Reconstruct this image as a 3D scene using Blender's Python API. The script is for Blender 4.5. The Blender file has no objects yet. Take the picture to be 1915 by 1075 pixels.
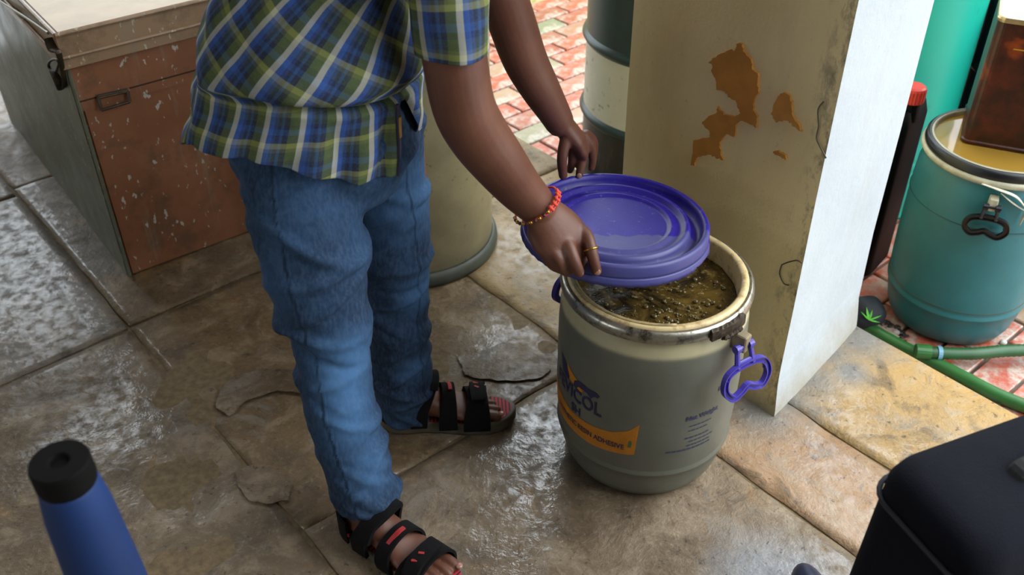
import bpy, bmesh, math, random
from mathutils import Vector, Matrix, noise
random.seed(7)
C = bpy.context.scene.collection
PI = math.pi
SC = bpy.context.scene

# ------------------------------------------------------------------ camera
TH = math.radians(37); CH = 1.68; FPX = 1824.0; RHO = .0075
_F = Vector((0, math.cos(TH), -math.sin(TH)))
_R0 = Vector((1, 0, 0)); _U0 = Vector((0, math.sin(TH), math.cos(TH)))
_R = _R0*math.cos(RHO) - _U0*math.sin(RHO)
_U = _U0*math.cos(RHO) + _R0*math.sin(RHO)
cd = bpy.data.cameras.new('camera'); cam = bpy.data.objects.new('camera', cd); C.objects.link(cam)
cam.matrix_world = Matrix(((_R.x, _U.x, -_F.x, 0), (_R.y, _U.y, -_F.y, 0), (_R.z, _U.z, -_F.z, CH), (0, 0, 0, 1)))
cd.sensor_width = 36; cd.lens = 36*FPX/1915; cd.clip_start = .02
cd.dof.use_dof = True; cd.dof.focus_distance = 2.0; cd.dof.aperture_fstop = 4.5
SC.camera = cam

# ------------------------------------------------------------------ world and light
SC.view_settings.view_transform = 'Standard'; SC.view_settings.look = 'None'
SC.view_settings.gamma = 1; SC.view_settings.use_curve_mapping = False
SC.view_settings.exposure = 1.05
w = bpy.data.worlds.new('sky'); SC.world = w; w.use_nodes = True
nt = w.node_tree; bg = nt.nodes['Background']
tc = nt.nodes.new('ShaderNodeTexCoord'); sx = nt.nodes.new('ShaderNodeSeparateXYZ'); cr = nt.nodes.new('ShaderNodeValToRGB')
nt.links.new(tc.outputs['Generated'], sx.inputs[0]); nt.links.new(sx.outputs['Z'], cr.inputs[0]); nt.links.new(cr.outputs[0], bg.inputs[0])
cr.color_ramp.elements[0].color = (.62, .67, .70, 1); cr.color_ramp.elements[0].position = 0
cr.color_ramp.elements[1].color = (.86, .94, 1.0, 1); cr.color_ramp.elements[1].position = .6
bg.inputs[1].default_value = 2.3
# brighter part of the overcast sky over the courtyard, very soft
sl = bpy.data.lights.new('sun', 'SUN'); sl.energy = 1.1; sl.angle = math.radians(50); sl.color = (1, .97, .92)
so = bpy.data.objects.new('sun', sl); C.objects.link(so)
so.rotation_euler = Vector((-.90, .05, -.85)).to_track_quat('-Z', 'Y').to_euler()

# ------------------------------------------------------------------ projection helpers (pixels of the photo to points of the place)
def ray(x, y): return _F + _R*((x-957.5)/FPX) + _U*((537.5-y)/FPX)
def G(x, y, z=0.0):
    d = ray(x, y); return Vector((0, 0, CH)) + d*((z-CH)/d.z)
def PY(x, y, Y):
    d = ray(x, y); return Vector((0, 0, CH)) + d*(Y/d.y)
def depth(p): return (p-Vector((0, 0, CH))).dot(_F)
def proj(p):
    q = p-Vector((0, 0, CH)); d = q.dot(_F); return (957.5+FPX*q.dot(_R)/d, 537.5-FPX*q.dot(_U)/d)
EN = Vector((.766, .643, 0)); EE = Vector((-.643, .766, 0))      # across and along the veranda edge
def ne(n, e, z=0.0): return EN*n + EE*e + Vector((0, 0, z))
YAW = math.atan2(.643, .766)

# ------------------------------------------------------------------ materials
def lin(c):
    if isinstance(c, str):
        c = [int(c[i:i+2], 16)/255 for i in (0, 2, 4)]
    return tuple(((v/12.92) if v <= .04045 else ((v+.055)/1.055)**2.4) for v in c) + (1,)
class NT:
    def __init__(s, name):
        s.m = bpy.data.materials.new(name); s.m.use_nodes = True; s.t = s.m.node_tree; s.b = s.t.nodes['Principled BSDF']
    def n(s, ty, **k):
        o = s.t.nodes.new(ty)
        for a, v in k.items(): setattr(o, a, v)
        return o
    def l(s, a, b): s.t.links.new(a, b)
    def coord(s, kind='Object'):
        return s.n('ShaderNodeTexCoord').outputs[kind]
    def noise(s, sc, det=4, rough=.55, vec=None, stretch=None, dist=0):
        o = s.n('ShaderNodeTexNoise'); o.inputs['Scale'].default_value = sc; o.inputs['Detail'].default_value = det
        o.inputs['Roughness'].default_value = rough; o.inputs['Distortion'].default_value = dist
        v = vec or s.coord()
        if stretch:
            mp = s.n('ShaderNodeMapping'); mp.inputs['Scale'].default_value = stretch; s.l(v, mp.inputs[0]); v = mp.outputs[0]
        s.l(v, o.inputs['Vector']); return o.outputs['Fac']
    def ramp(s, fac, stops, interp='LINEAR'):
        o = s.n('ShaderNodeValToRGB'); r = o.color_ramp; r.interpolation = interp
        while len(r.elements) < len(stops): r.elements.new(.5)
        for e, (p, c) in zip(r.elements, stops):
            e.position = p; e.color = c if len(c) == 4 else tuple(c)+(1,)
        s.l(fac, o.inputs[0]); return o.outputs[0]
    def mask(s, fac, a, b):
        if a > b: return s.ramp(fac, [(b, (1, 1, 1, 1)), (a, (0, 0, 0, 1))])
        return s.ramp(fac, [(a, (0, 0, 0, 1)), (b, (1, 1, 1, 1))])
    def mix(s, fac, a, b, mode='MIX'):
        o = s.n('ShaderNodeMix', data_type='RGBA', blend_type=mode)
        if isinstance(fac, (int, float)): o.inputs[0].default_value = fac
        else: s.l(fac, o.inputs[0])
        for i, v in ((6, a), (7, b)):
            if isinstance(v, tuple): o.inputs[i].default_value = v
            else: s.l(v, o.inputs[i])
        return o.outputs[2]
    def math(s, op, a, b=0.0, c=None):
        o = s.n('ShaderNodeMath', operation=op)
        for i, v in enumerate((a, b, c)):
            if v is None: continue
            if isinstance(v, (int, float)): o.inputs[i].default_value = v
            else: s.l(v, o.inputs[i])
        return o.outputs[0]
    def bump(s, h, strength=.3, dist=.01):
        o = s.n('ShaderNodeBump'); o.inputs['Strength'].default_value = strength; o.inputs['Distance'].default_value = dist
        s.l(h, o.inputs['Height']); s.l(o.outputs[0], s.b.inputs['Normal'])
    def out(s, col=None, rough=.5, metal=0, spec=None):
        if col is not None:
            if isinstance(col, tuple): s.b.inputs['Base Color'].default_value = col
            else: s.l(col, s.b.inputs['Base Color'])
        if isinstance(rough, (int, float)): s.b.inputs['Roughness'].default_value = rough
        else: s.l(rough, s.b.inputs['Roughness'])
        s.b.inputs['Metallic'].default_value = metal
        if spec is not None: s.b.inputs['Specular IOR Level'].default_value = spec
        return s.m
def flat(name, c, rough=.5, metal=0, var=.15, sc=30, bump=0, spec=None):
    t = NT(name); c = lin(c); d = tuple(v*(1-var*2) for v in c[:3])+(1,)
    f = t.noise(sc, 5, .6)
    if bump: t.bump(f, bump, .004)
    return t.out(t.mix(t.mask(f, .3, .7), d, c), rough, metal, spec)

def stone_mat():
    t = NT('stone'); v = t.coord()
    oi = t.n('ShaderNodeObjectInfo').outputs['Color']
    big = t.noise(2.3, 6, .6, v, dist=.6); mid = t.noise(9, 8, .68, v, dist=.5); fine = t.noise(70, 6, .7, v)
    wob = t.math('MULTIPLY', t.math('SUBTRACT', t.noise(8, 6, .65, v), .5), .34)
    def blob(x, y, r0, r1):
        o = t.n('ShaderNodeVectorMath', operation='DISTANCE'); t.l(v, o.inputs[0]); o.inputs[1].default_value = (x, y, 0)
        return t.mask(t.math('ADD', o.outputs['Value'], t.math('MULTIPLY', wob, r1)), r1, r0)
    def union(l):
        r = l[0]
        for q in l[1:]: r = t.math('MAXIMUM', r, q)
        return r
    c = t.mix(t.mask(big, .36, .64), lin('5c4a34'), lin('86725a'))
    c = t.mix(.55, c, oi)
    c = t.mix(t.math('MULTIPLY', t.mask(mid, .52, .62), .45), c, lin('a09078'))
    c = t.mix(t.math('MULTIPLY', t.mask(mid, .48, .36), .6), c, lin('3e3224'))
    c = t.mix(t.math('MULTIPLY', t.mask(t.noise(3.6, 7, .68, v, dist=1.0), .56, .62), .45), c, lin('85807a'))   # grey cement wash
    c = t.mix(t.math('MULTIPLY', t.mask(t.noise(5.5, 7, .7, v, dist=.6), .60, .66), .35), c, lin('9a6f34'))      # ochre bloom
    c = t.mix(t.math('MULTIPLY', t.mask(t.noise(26, 4, .6, v, dist=.8), .63, .68), .5), c, lin('6c6a66'))
    cem = union([blob(.60, 1.72, .03, .12), blob(.67, 1.77, .03, .12), blob(.74, 1.85, .03, .13), blob(.82, 1.95, .03, .13), blob(.92, 2.02, .05, .17), blob(.86, 1.86, .02, .08)])
    c = t.mix(cem, c, lin('77736c'))
    c = t.mix(t.math('MULTIPLY', blob(.52, 1.22, .04, .16), .6), c, lin('a3abb5'))
    c = t.mix(t.math('MULTIPLY', t.mask(fine, .54, .68), .22), c, lin('b5a88f'))
    c = t.mix(t.math('MULTIPLY', t.mask(t.noise(45, 5, .7, v), .40, .33), .75), c, lin('2c241c'))
    wetp = union([blob(.06, 1.62, .08, .26), blob(.12, 1.44, .08, .24), blob(-.02, 1.30, .02, .22), blob(-.10, 2.02, .02, .13), blob(-.15, 1.92, .02, .10),
                  t.math('MULTIPLY', blob(-1.45, 2.35, .20, .75), .55), blob(.62, 1.16, .05, .3)])
    wetd = t.math('MULTIPLY', t.mask(t.noise(1.9, 4, .6, v, dist=.5), .44, .62), .55)
    wet = t.math('MAXIMUM', wetp, wetd)
    spk = t.mask(t.noise(30, 4, .62, v, dist=.3), .38, .60)
    film = t.math('MULTIPLY', wet, spk)
    c = t.mix(t.math('MULTIPLY', wet, .35), c, t.mix(1.0, c, lin('8a8580'), 'MULTIPLY'))
    h = t.math('ADD', t.math('MULTIPLY', mid, 1.3), t.math('MULTIPLY', fine, .30))
    h = t.math('ADD', h, t.math('MULTIPLY', t.noise(26, 5, .6, v, dist=.5), .7))
    t.bump(h, .6, .012)
    cb = t.n('ShaderNodeBump'); cb.inputs['Strength'].default_value = .22; cb.inputs['Distance'].default_value = .010; t.l(t.noise(34, 4, .6, v, dist=.4), cb.inputs['Height'])
    t.l(cb.outputs[0], t.b.inputs['Coat Normal']); t.l(film, t.b.inputs['Coat Weight']); t.b.inputs['Coat Roughness'].default_value = .08; t.b.inputs['Coat IOR'].default_value = 1.85
    return t.out(c, t.math('MULTIPLY_ADD', wet, -.22, .62), 0, .5)
STONE = stone_mat()
MORTAR = flat('mortar', '7a684c', .8, var=.25, sc=60, bump=.5)
def plaster(name, base, stain, patch=False):
    t = NT(name); v = t.coord()
    f = t.noise(3, 6, .6, v); g = t.noise(60, 5, .7, v)
    c = t.mix(t.mask(f, .35, .7), lin(base), lin(stain))
    c = t.mix(t.math('MULTIPLY', t.mask(g, .62, .75), .25), c, lin('6d6250'))
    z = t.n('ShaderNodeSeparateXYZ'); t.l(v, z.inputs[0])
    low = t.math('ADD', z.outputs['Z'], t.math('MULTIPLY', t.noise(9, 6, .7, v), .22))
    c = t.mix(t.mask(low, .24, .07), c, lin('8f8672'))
    if patch:      # black mould specks along the corner edge and drips
        cx_ = t.n('ShaderNodeCombineXYZ'); t.l(z.outputs['X'], cx_.inputs[0]); t.l(z.outputs['Y'], cx_.inputs[1])
        dd = t.n('ShaderNodeVectorMath', operation='DISTANCE'); t.l(cx_.outputs[0], dd.inputs[0]); dd.inputs[1].default_value = (.633, 1.722, 0)
        near = t.mask(t.math('ADD', dd.outputs['Value'], t.math('MULTIPLY', t.noise(12, 5, .7, v), .09)), .11, .035)
        c = t.mix(t.math('MULTIPLY', near, t.mask(t.noise(30, 6, .75, v, (1, 1, .5)), .48, .66)), c, lin('5f584a'))
    c = t.mix(t.math('MULTIPLY', t.mask(t.noise(5, 6, .7, v, (1, 1, .25)), .54, .66), .10), c, lin('8a8064'))
    t.bump(t.math('ADD', g, t.math('MULTIPLY', t.noise(14, 5, .6, v), 1.5)), .3, .006)
    return t.out(c, .75)
def brick_mat():
    t = NT('paver'); v = t.coord(); rnd = t.n('ShaderNodeObjectInfo').outputs['Random']
    c = t.ramp(rnd, [(0, lin('a8472f')), (.35, lin('bb5a3e')), (.62, lin('9c4a35')), (.8, lin('b08a70')), (1, lin('6f8a68'))])
    c = t.mix(t.mask(t.noise(25, 6, .7, v), .42, .68), c, lin('a8978c'))
    c = t.mix(t.math('MULTIPLY', t.mask(t.noise(6, 6, .7, v), .52, .60), .6), c, lin('c8c0b4'))  # pale blotches: bird droppings, and wet glare painted into the colour
    c = t.mix(t.math('MULTIPLY', t.mask(t.noise(4, 5, .7, v), .60, .66), .7), c, lin('4c463c'))
    t.bump(t.noise(80, 5, .7, v), .4, .004)
    return t.out(c, t.math('MULTIPLY_ADD', t.noise(15, 3, .5, v), .6, .1), 0, .6)
PAVER = brick_mat()

# ------------------------------------------------------------------ object helpers
def props(o, label=None, cat=None, group=None, kind=None):
    if label: o['label'] = label
    if cat: o['category'] = cat
    if group: o['group'] = group
    if kind: o['kind'] = kind
    return o
def wloc(o):
    v = Vector((0, 0, 0))
    while o: v += Vector(o.location); o = o.parent
    return v
def mesh(name, verts, faces, mat, parent=None, origin=None, smooth=False, **p):
    base = wloc(parent) if parent else Vector(origin or (0, 0, 0))
    me = bpy.data.meshes.new(name); me.from_pydata([tuple(Vector(v)-base) for v in verts], [], faces); me.validate()
    o = bpy.data.objects.new(name, me); C.objects.link(o)
    if parent: o.parent = parent
    else: o.location = base
    for m in (mat if isinstance(mat, (list, tuple)) else [mat]): me.materials.append(m)
    if smooth:
        me.polygons.foreach_set('use_smooth', [True]*len(me.polygons))
    return props(o, **p)
def thing(name, loc, label, cat, group=None):
    o = bpy.data.objects.new(name, None); C.objects.link(o); o.location = loc; o.empty_display_size = .05
    return props(o, label, cat, group)
def merge(parts):
    V, Fc = [], []
    for v, f in parts:
        k = len(V); V += list(v); Fc += [tuple(i+k for i in q) for q in f]
    return V, Fc
def lathe(prof, seg=64, c=(0, 0, 0), rot=None, a0=0, a1=2*PI):
    c = Vector(c); full = abs(a1-a0-2*PI) < 1e-6; n = seg if full else seg+1
    V = []; Fc = []
    for r, z in prof:
        for i in range(n):
            a = a0+(a1-a0)*i/seg; p = Vector((r*math.cos(a), r*math.sin(a), z))
            V.append(c+(rot @ p if rot else p))
    for j in range(len(prof)-1):
        for i in range(seg):
            i2 = (i+1) % n; Fc.append((j*n+i, j*n+i2, (j+1)*n+i2, (j+1)*n+i))
    if full:
        if prof[0][0] < 1e-5: pass
    return V, Fc
def loft(rings, caps=True, closed=True):
    n = len(rings[0]); V = [p for r in rings for p in r]; Fc = []
    for j in range(len(rings)-1):
        for i in range(n if closed else n-1):
            i2 = (i+1) % n; Fc.append((j*n+i, j*n+i2, (j+1)*n+i2, (j+1)*n+i))
    if caps:
        Fc.append(tuple(range(n-1, -1, -1))); k = (len(rings)-1)*n; Fc.append(tuple(range(k, k+n)))
    return V, Fc
def cr_spline(pts, per=6):
    P = [pts[0]]+list(pts)+[pts[-1]]; out = []
    for i in range(1, len(P)-2):
        for k in range(per):
            t = k/per; a, b, c, d = P[i-1], P[i], P[i+1], P[i+2]
            out.append(tuple(.5*((2*b[j])+(-a[j]+c[j])*t+(2*a[j]-5*b[j]+4*c[j]-d[j])*t*t+(-a[j]+3*b[j]-3*c[j]+d[j])*t**3) for j in range(len(b))))
    out.append(tuple(P[-2])); return out
def tube(pts, seg=12, per=6, ratio=1.0, hint=Vector((0, 0, 1)), caps=True, spline=True, roundcap=False):
    """pts: (x,y,z,r[,ratio]) -> smooth tapered tube"""
    pts = [tuple(p) if len(p) > 4 else tuple(p)+(ratio,) for p in pts]
    S = cr_spline(pts, per) if spline else pts
    if roundcap:
        def capend(a, b):
            d = (Vector(a[:3])-Vector(b[:3])).normalized(); out = []
            for k in (.45, .8, .97):
                q = Vector(a[:3])+d*a[3]*k; out.append(tuple(q)+(a[3]*math.sqrt(1-k*k), a[4]))
            return out
        S = capend(S[0], S[1])[::-1]+S+capend(S[-1], S[-2])
    rings = []; N = len(S); prev = None
    for i, p in enumerate(S):
        q = Vector(S[min(i+1, N-1)][:3])-Vector(S[max(i-1, 0)][:3])
        if q.length < 1e-9: q = Vector((0, 0, 1))
        q.normalize()
        if prev is None:
            s = q.cross(hint)
            if s.length < .05: s = q.cross(Vector((1, 0, 0)))
            s.normalize()
        else:
            s = (prev-q*prev.dot(q)).normalized()
        prev = s; u = s.cross(q)
        c = Vector(p[:3]); r = p[3]; ra = p[4]
        rings.append([c+s*(r*math.cos(2*PI*k/seg))+u*(r*ra*math.sin(2*PI*k/seg)) for k in range(seg)])
    return loft(rings, caps)
def box(c, size, yaw=0, bev=0):
    bm = bmesh.new(); bmesh.ops.create_cube(bm, size=1)
    for v in bm.verts: v.co = Vector((v.co.x*size[0], v.co.y*size[1], v.co.z*size[2]))
    if bev: bmesh.ops.bevel(bm, geom=bm.edges[:], offset=bev, segments=3, affect='EDGES', profile=.6)
    R = Matrix.Rotation(yaw, 3, 'Z'); c = Vector(c)
    V = [c+R @ v.co for v in bm.verts]; bm.verts.index_update(); Fc = [tuple(v.index for v in f.verts) for f in bm.faces]
    bm.free(); return V, Fc
def ellip(c, r, rot=None, seg=20, rg=12):
    V = []; Fc = []; c = Vector(c)
    for j in range(rg+1):
        th = PI*j/rg
        for i in range(seg):
            a = 2*PI*i/seg; p = Vector((r[0]*math.sin(th)*math.cos(a), r[1]*math.sin(th)*math.sin(a), r[2]*math.cos(th)))
            V.append(c+(rot @ p if rot else p))
    for j in range(rg):
        for i in range(seg):
            i2 = (i+1) % seg; Fc.append((j*seg+i, (j+1)*seg+i, (j+1)*seg+i2, j*seg+i2))
    return V, Fc
def remeshed(name, parts, voxel, smooth=0, sm_iter=4):
    """union of closed lofts -> one continuous skin; returns verts, faces"""
    V, Fc = merge(parts)
    me = bpy.data.meshes.new(name); me.from_pydata([tuple(v) for v in V], [], Fc)
    bm = bmesh.new(); bm.from_mesh(me); bmesh.ops.remove_doubles(bm, verts=bm.verts, dist=1e-5)
    bmesh.ops.recalc_face_normals(bm, faces=bm.faces); bm.to_mesh(me); bm.free()
    o = bpy.data.objects.new(name, me); C.objects.link(o)
    m = o.modifiers.new('r', 'REMESH'); m.mode = 'VOXEL'; m.voxel_size = voxel
    if smooth:
        s = o.modifiers.new('s', 'SMOOTH'); s.factor = smooth; s.iterations = sm_iter
    dg = bpy.context.evaluated_depsgraph_get(); ev = o.evaluated_get(dg); m2 = ev.to_mesh()
    V = [v.co.copy() for v in m2.vertices]; Fc = [tuple(p.vertices) for p in m2.polygons]; N = [v.normal.copy() for v in m2.vertices]
    ev.to_mesh_clear(); bpy.data.objects.remove(o); bpy.data.meshes.remove(me)
    return V, Fc, N
def tri_ngon(pts):
    from mathutils.geometry import tessellate_polygon
    return tessellate_polygon([[Vector((p[0], p[1], 0)) for p in pts]])

# ================================================================== SETTING
# floor: mortar bed with individual stone slabs
bed = merge([((ne(-2.6, -2.2, z), ne(2.015, -2.2, z), ne(2.015, 4.5, z), ne(-2.6, 4.5, z)), [(0, 1, 2, 3)]) for z in (-.012,)])
fl = mesh('floor', *merge([(
    [ne(a, b, z) for z in (-.15, -.0035) for a, b in ((-2.6, -2.2), (2.012, -2.2), (2.012, 4.5), (-2.6, 4.5))],
    [(0, 3, 2, 1), (4, 5, 6, 7), (0, 1, 5, 4), (1, 2, 6, 5), (2, 3, 7, 6), (3, 0, 4, 7)])]), MORTAR, kind='structure')
def slab(n0, n1, e0, e1, tint, dz=0.0, g=.006, res=.03, edge=False, pits=()):
    g *= .6
    nn = max(2, int((n1-n0)/res)); m = max(2, int((e1-e0)/res)); V = []; Fc = []
    def pt(i, j, z):
        n = n0+g+(n1-n0-2*g)*i/nn; e = e0+g+(e1-e0-2*g)*j/m
        p = ne(n, e)
        if i in (0, nn) and not (edge and i == nn): n += .007*noise.noise(Vector((e*9, n0*7, i)))
        if j in (0, m): e += .009*noise.noise(Vector((n*9, e0*5, j+3)))
        hz = dz+.0035*noise.noise(p*3.1)+.0016*noise.noise(p*11)
        for (pn, pe, ra, rb, dd) in pits:
            q = math.hypot((n-pn)/ra, (e-pe)/rb)+.35*noise.noise(p*14)
            if q < 1: hz -= dd*min(1, (1-q)*5)
        return ne(n, e, z+hz)
    for j in range(m+1):
        for i in range(nn+1): V.append(pt(i, j, 0))
    W = nn+1
    for j in range(m):
        for i in range(nn): Fc.append((j*W+i, j*W+i+1, (j+1)*W+i+1, (j+1)*W+i))
    rim = [i for i in range(W)]+[j*W+nn for j in range(1, m+1)]+[m*W+i for i in range(nn-1, -1, -1)]+[j*W for j in range(m-1, 0, -1)]
    k = len(V)
    for r in rim: V.append(V[r]+Vector((0, 0, -.028)))
    L = len(rim)
    for a in range(L): Fc.append((rim[a], k+a, k+(a+1) % L, rim[(a+1) % L]))
    Fc.append(tuple(k+a for a in range(L)))
    o = mesh('stone_slab', V, Fc, STONE, parent=fl); o.color = lin(tint)
    for p in o.data.polygons: p.use_smooth = len(p.vertices) == 4 and abs(p.normal.z) > .5
    return o
TAN, OCH, GRY, BRN, BLU, PNK = '94805e', 'd6ac60', '645c50', '5e4c30', '9aa0a4', 'b89a7c'
for n0, n1 in ((-2.6, -1.3), (-1.3, -.36)):
    for e0, e1 in ((-2.2, -1), (-1, .3), (.3, 1.45), (1.45, 2.6), (2.6, 3.6), (3.6, 4.5)):
        slab(n0, n1, e0, e1, GRY, random.uniform(-.002, .002), res=.1)
pitA = [(.40, 1.62, .10, .12, .003), (.30, 1.42, .12, .07, .003)]
for e0, e1, t_ in ((-2.2, -1, GRY), (-1, .2, GRY), (.2, 1.20, '574a36'), (1.20, 2.24, '5c503f'), (2.24, 3.15, '85827e'), (3.15, 4.5, '453723')):
    slab(-.36, .525, e0, e1, t_, random.uniform(-.002, .002), pits=pitA, res=.025)
pitB = [(1.06, 1.62, .06, .09, .004), (.62, 1.50, .12, .06, .003), (.98, 1.74, .09, .05, .003), (.66, 1.25, .07, .09, .003)]
for e0, e1, t_ in ((-2.2, -1, TAN), (-1, .36, TAN), (.36, 1.335, '746450'), (1.335, 2.25, '6b5636'), (2.25, 3.2, BRN), (3.2, 4.5, BRN)):
    slab(.525, 1.372, e0, e1, t_, random.uniform(-.002, .002), pits=pitB, res=.02)
for e0, e1, t_ in ((1.25, 2.12, 'a88e60'), (2.12, 3.05, TAN), (3.05, 4.5, TAN)):
    slab(1.372, 2.03, e0, e1, t_, .001, edge=True)
for e0, e1, t_ in ((-2.2, -.75, PNK), (-.75, .30, 'b8aa98'), (.30, 1.25, 'b48c66')):
    slab(1.372, 1.641, e0, e1, t_, .0, g=.005)
for e0, e1, t_ in ((-2.2, -.75, OCH), (-.75, .05, OCH), (.05, 1.25, 'c49c56')):
    slab(1.641, 2.03, e0, e1, t_, .001, g=.003, edge=True)

def flake(pix, h=.0028):
    pts = []
    for i, p in enumerate(pix):
        q = pix[(i+1) % len(pix)]
        for k in range(4): pts.append((p[0]+(q[0]-p[0])*k/4+random.uniform(-2.5, 2.5)*(k > 0), p[1]+(q[1]-p[1])*k/4+random.uniform(-1.8, 1.8)*(k > 0)))
    top = [G(x, y, .0022+h) for x, y in pts]; bot = [G(x, y, -.004) for x, y in pts]; n = len(pts)
    o = mesh('stone_flake', top+bot, [tuple(t) for t in tri_ngon(pts)]+[(i, (i+1) % n, n+(i+1) % n, n+i) for i in range(n)], STONE, parent=fl); o.color = lin('5c4c38')
flake([(560, 690), (500, 690), (440, 700), (410, 728), (404, 762), (428, 778), (462, 748), (520, 730), (575, 735)])
flake([(440, 880), (480, 866), (520, 880), (548, 905), (540, 935), (500, 942), (465, 935), (445, 910)])
flake([(856, 668), (900, 655), (940, 640), (990, 650), (1030, 690), (1010, 706), (960, 712), (900, 708), (870, 700)])

# courtyard ground and pavers
GZ = -.15
gm = flat('courtyard_earth', '6e6357', .8, var=.3, sc=20, bump=.5)
grd = mesh('courtyard_ground', [ne(a, b, z) for z in (-.30, GZ-.012) for a, b in ((2.0, -4), (9, -4), (9, 8), (2.0, 8))],
           [(0, 3, 2, 1), (4, 5, 6, 7), (0, 1, 5, 4), (1, 2, 6, 5), (2, 3, 7, 6), (3, 0, 4, 7)], gm, kind='structure')
def paver_geo(c, L=.212, W=.102, tilt=(0, 0)):
    R = Matrix.Rotation(YAW, 3, 'Z') @ Matrix.Rotation(tilt[0], 3, 'X') @ Matrix.Rotation(tilt[1], 3, 'Y'); V = []
    for z, s in ((-.02, 1), (-.003, 1), (0, .955)):
        for a, b in ((-1, -1), (1, -1), (1, 1), (-1, 1)):
            ss = s if z == 0 else 1
            V.append(c+R @ Vector((a*(L/2-(.003 if z == 0 else 0)), b*(W/2-(.003 if z == 0 else 0)), z)))
    Fc = [(8, 9, 10, 11)]+[(k*4+i, k*4+(i+1) % 4, (k+1)*4+(i+1) % 4, (k+1)*4+i) for k in (0, 1) for i in range(4)]
    return V, Fc
cellL, cellW = .222, .112
bm_shared = None; rest = []; cnt = 0
for row in range(-8, 46):
    for col in range(0, 14):
        n = 2.035+cellL*(col+.5)+(.111 if row % 2 else 0); e = row*cellW
        if col == 0 and row % 2: pass
        c = ne(n, e, GZ+random.uniform(-.003, .003)); px, py = proj(c)
        tilt = (random.uniform(-.02, .02), random.uniform(-.012, .012))
        vis = (850 < px < 1180 and -20 < py < 420) or (1560 < px < 2060 and 560 < py < 830)
        if vis and cnt < 290:
            if bm_shared is None:
                V, Fc = paver_geo(Vector((0, 0, 0))); Ri = Matrix.Rotation(-YAW, 3, 'Z')
                bm_shared = bpy.data.meshes.new('paver'); bm_shared.from_pydata([tuple(Ri @ v) for v in V], [], Fc); bm_shared.materials.append(PAVER)
            o = bpy.data.objects.new('paver', bm_shared); C.objects.link(o); o.parent = grd; o.location = c
            o.rotation_euler = (tilt[0], tilt[1], YAW); cnt += 1
        else: rest.append(paver_geo(c, tilt=tilt))
        if col == 13: pass
mesh('joined_pavers', *merge(rest), PAVER, parent=grd, kind='stuff')

# pillar
PM = plaster('pillar_cream_plaster', 'f4e4b0', 'ead8a0', True); PW = plaster('pillar_white_plaster', 'aeb6bb', 'a4adb4')
ps = [(1.592, .912), (2.022, .982), (2.022, 1.46), (1.592, 1.46)]
V = []; Fc = []
zs = [-.02, .02, .05, .09, .14, .3, .6, 1, 1.6, 2.2, 2.62]
per = []
for k in range(4):
    a, b = ps[k], ps[(k+1) % 4]
    for q in range(12): per.append((a[0]+(b[0]-a[0])*q/12, a[1]+(b[1]-a[1])*q/12, k, q))
cn = (1.807, 1.2)
for z in zs:
    fl_ = .022*max(0, 1-z/.14)**1.5
    for (n, e, k, q) in per:
        dn, de = n-cn[0], e-cn[1]; L = math.hypot(dn, de)
        jit = .0035*noise.noise(Vector((n*6, e*6, z*4)))+(.004*noise.noise(Vector((z*18, k, 0))) if q == 0 else 0)
        nn_, ee_ = n+dn/L*(fl_+jit), e+de/L*(fl_+jit)
        V.append(ne(min(nn_, 2.028) if z > -.1 else nn_, ee_, z))
W = len(per)
for j in range(len(zs)-1):
    for i in range(W): Fc.append((j*W+i, j*W+(i+1) % W, (j+1)*W+(i+1) % W, (j+1)*W+i))
pil = mesh('pillar', V, Fc, [PM, PW], kind='structure')
for i, p in enumerate(pil.data.polygons):
    if i % W < 12: p.material_index = 1
# peeled paint patches on the pillar face (thin recess lip with ochre undercoat)
OCHM = flat('ochre_undercoat', 'd0923f', .8, var=.14, sc=18, bump=.3)
def on_face(x, y, off=.0012):
    d = ray(x, y); o = Vector((0, 0, CH)); t = (1.592-off-o.dot(EN))/d.dot(EN); return o+d*t
def patch(pix, name='peeled_patch'):
    pts = []
    for i, p in enumerate(pix):
        q = pix[(i+1) % len(pix)]
        for k in range(4):
            t = k/4; j = 0 if k == 0 else 1.6
            pts.append((p[0]+(q[0]-p[0])*t+random.uniform(-j, j), p[1]+(q[1]-p[1])*t+random.uniform(-j, j)))
    nrm = (-EN)
    top = [on_face(x, y, .0055) for x, y in pts]; bot = [v-nrm*.006 for v in top]; n = len(pts)
    Fc = [tuple(t) for t in tri_ngon(pts)]+[(i, (i+1) % n, n+(i+1) % n, n+i) for i in range(n)]
    return mesh(name, top+bot, Fc, OCHM, parent=pil)
Z4 = 610/1561
def z4(*a): return [(1150+x*Z4, y*Z4) for x, y in a]
patch(z4((580, 210), (608, 212), (612, 245), (650, 285), (658, 335), (682, 350), (680, 410), (688, 440), (665, 480), (660, 525), (682, 560), (676, 612), (640, 592), (600, 578), (575, 600), (570, 655), (535, 640), (500, 680), (505, 730), (520, 768), (490, 760), (460, 742), (415, 745), (388, 760), (380, 795), (362, 790), (375, 672), (455, 655), (450, 625), (415, 590), (440, 565), (485, 540), (490, 510), (520, 550), (570, 560), (600, 545), (590, 520), (575, 480), (540, 465), (525, 440), (485, 430), (482, 385), (462, 345), (465, 315), (448, 298), (490, 265), (550, 238), (576, 248)))
patch(z4((810, 442), (838, 460), (845, 500), (850, 555), (875, 590), (893, 630), (850, 605), (830, 580), (790, 578), (770, 588), (745, 545), (770, 480), (790, 450)))
patch(z4((757, 725), (785, 728), (808, 740), (820, 765), (795, 752), (762, 738)))
CRK = flat('crack_dark', '5a5242', .9)
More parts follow.
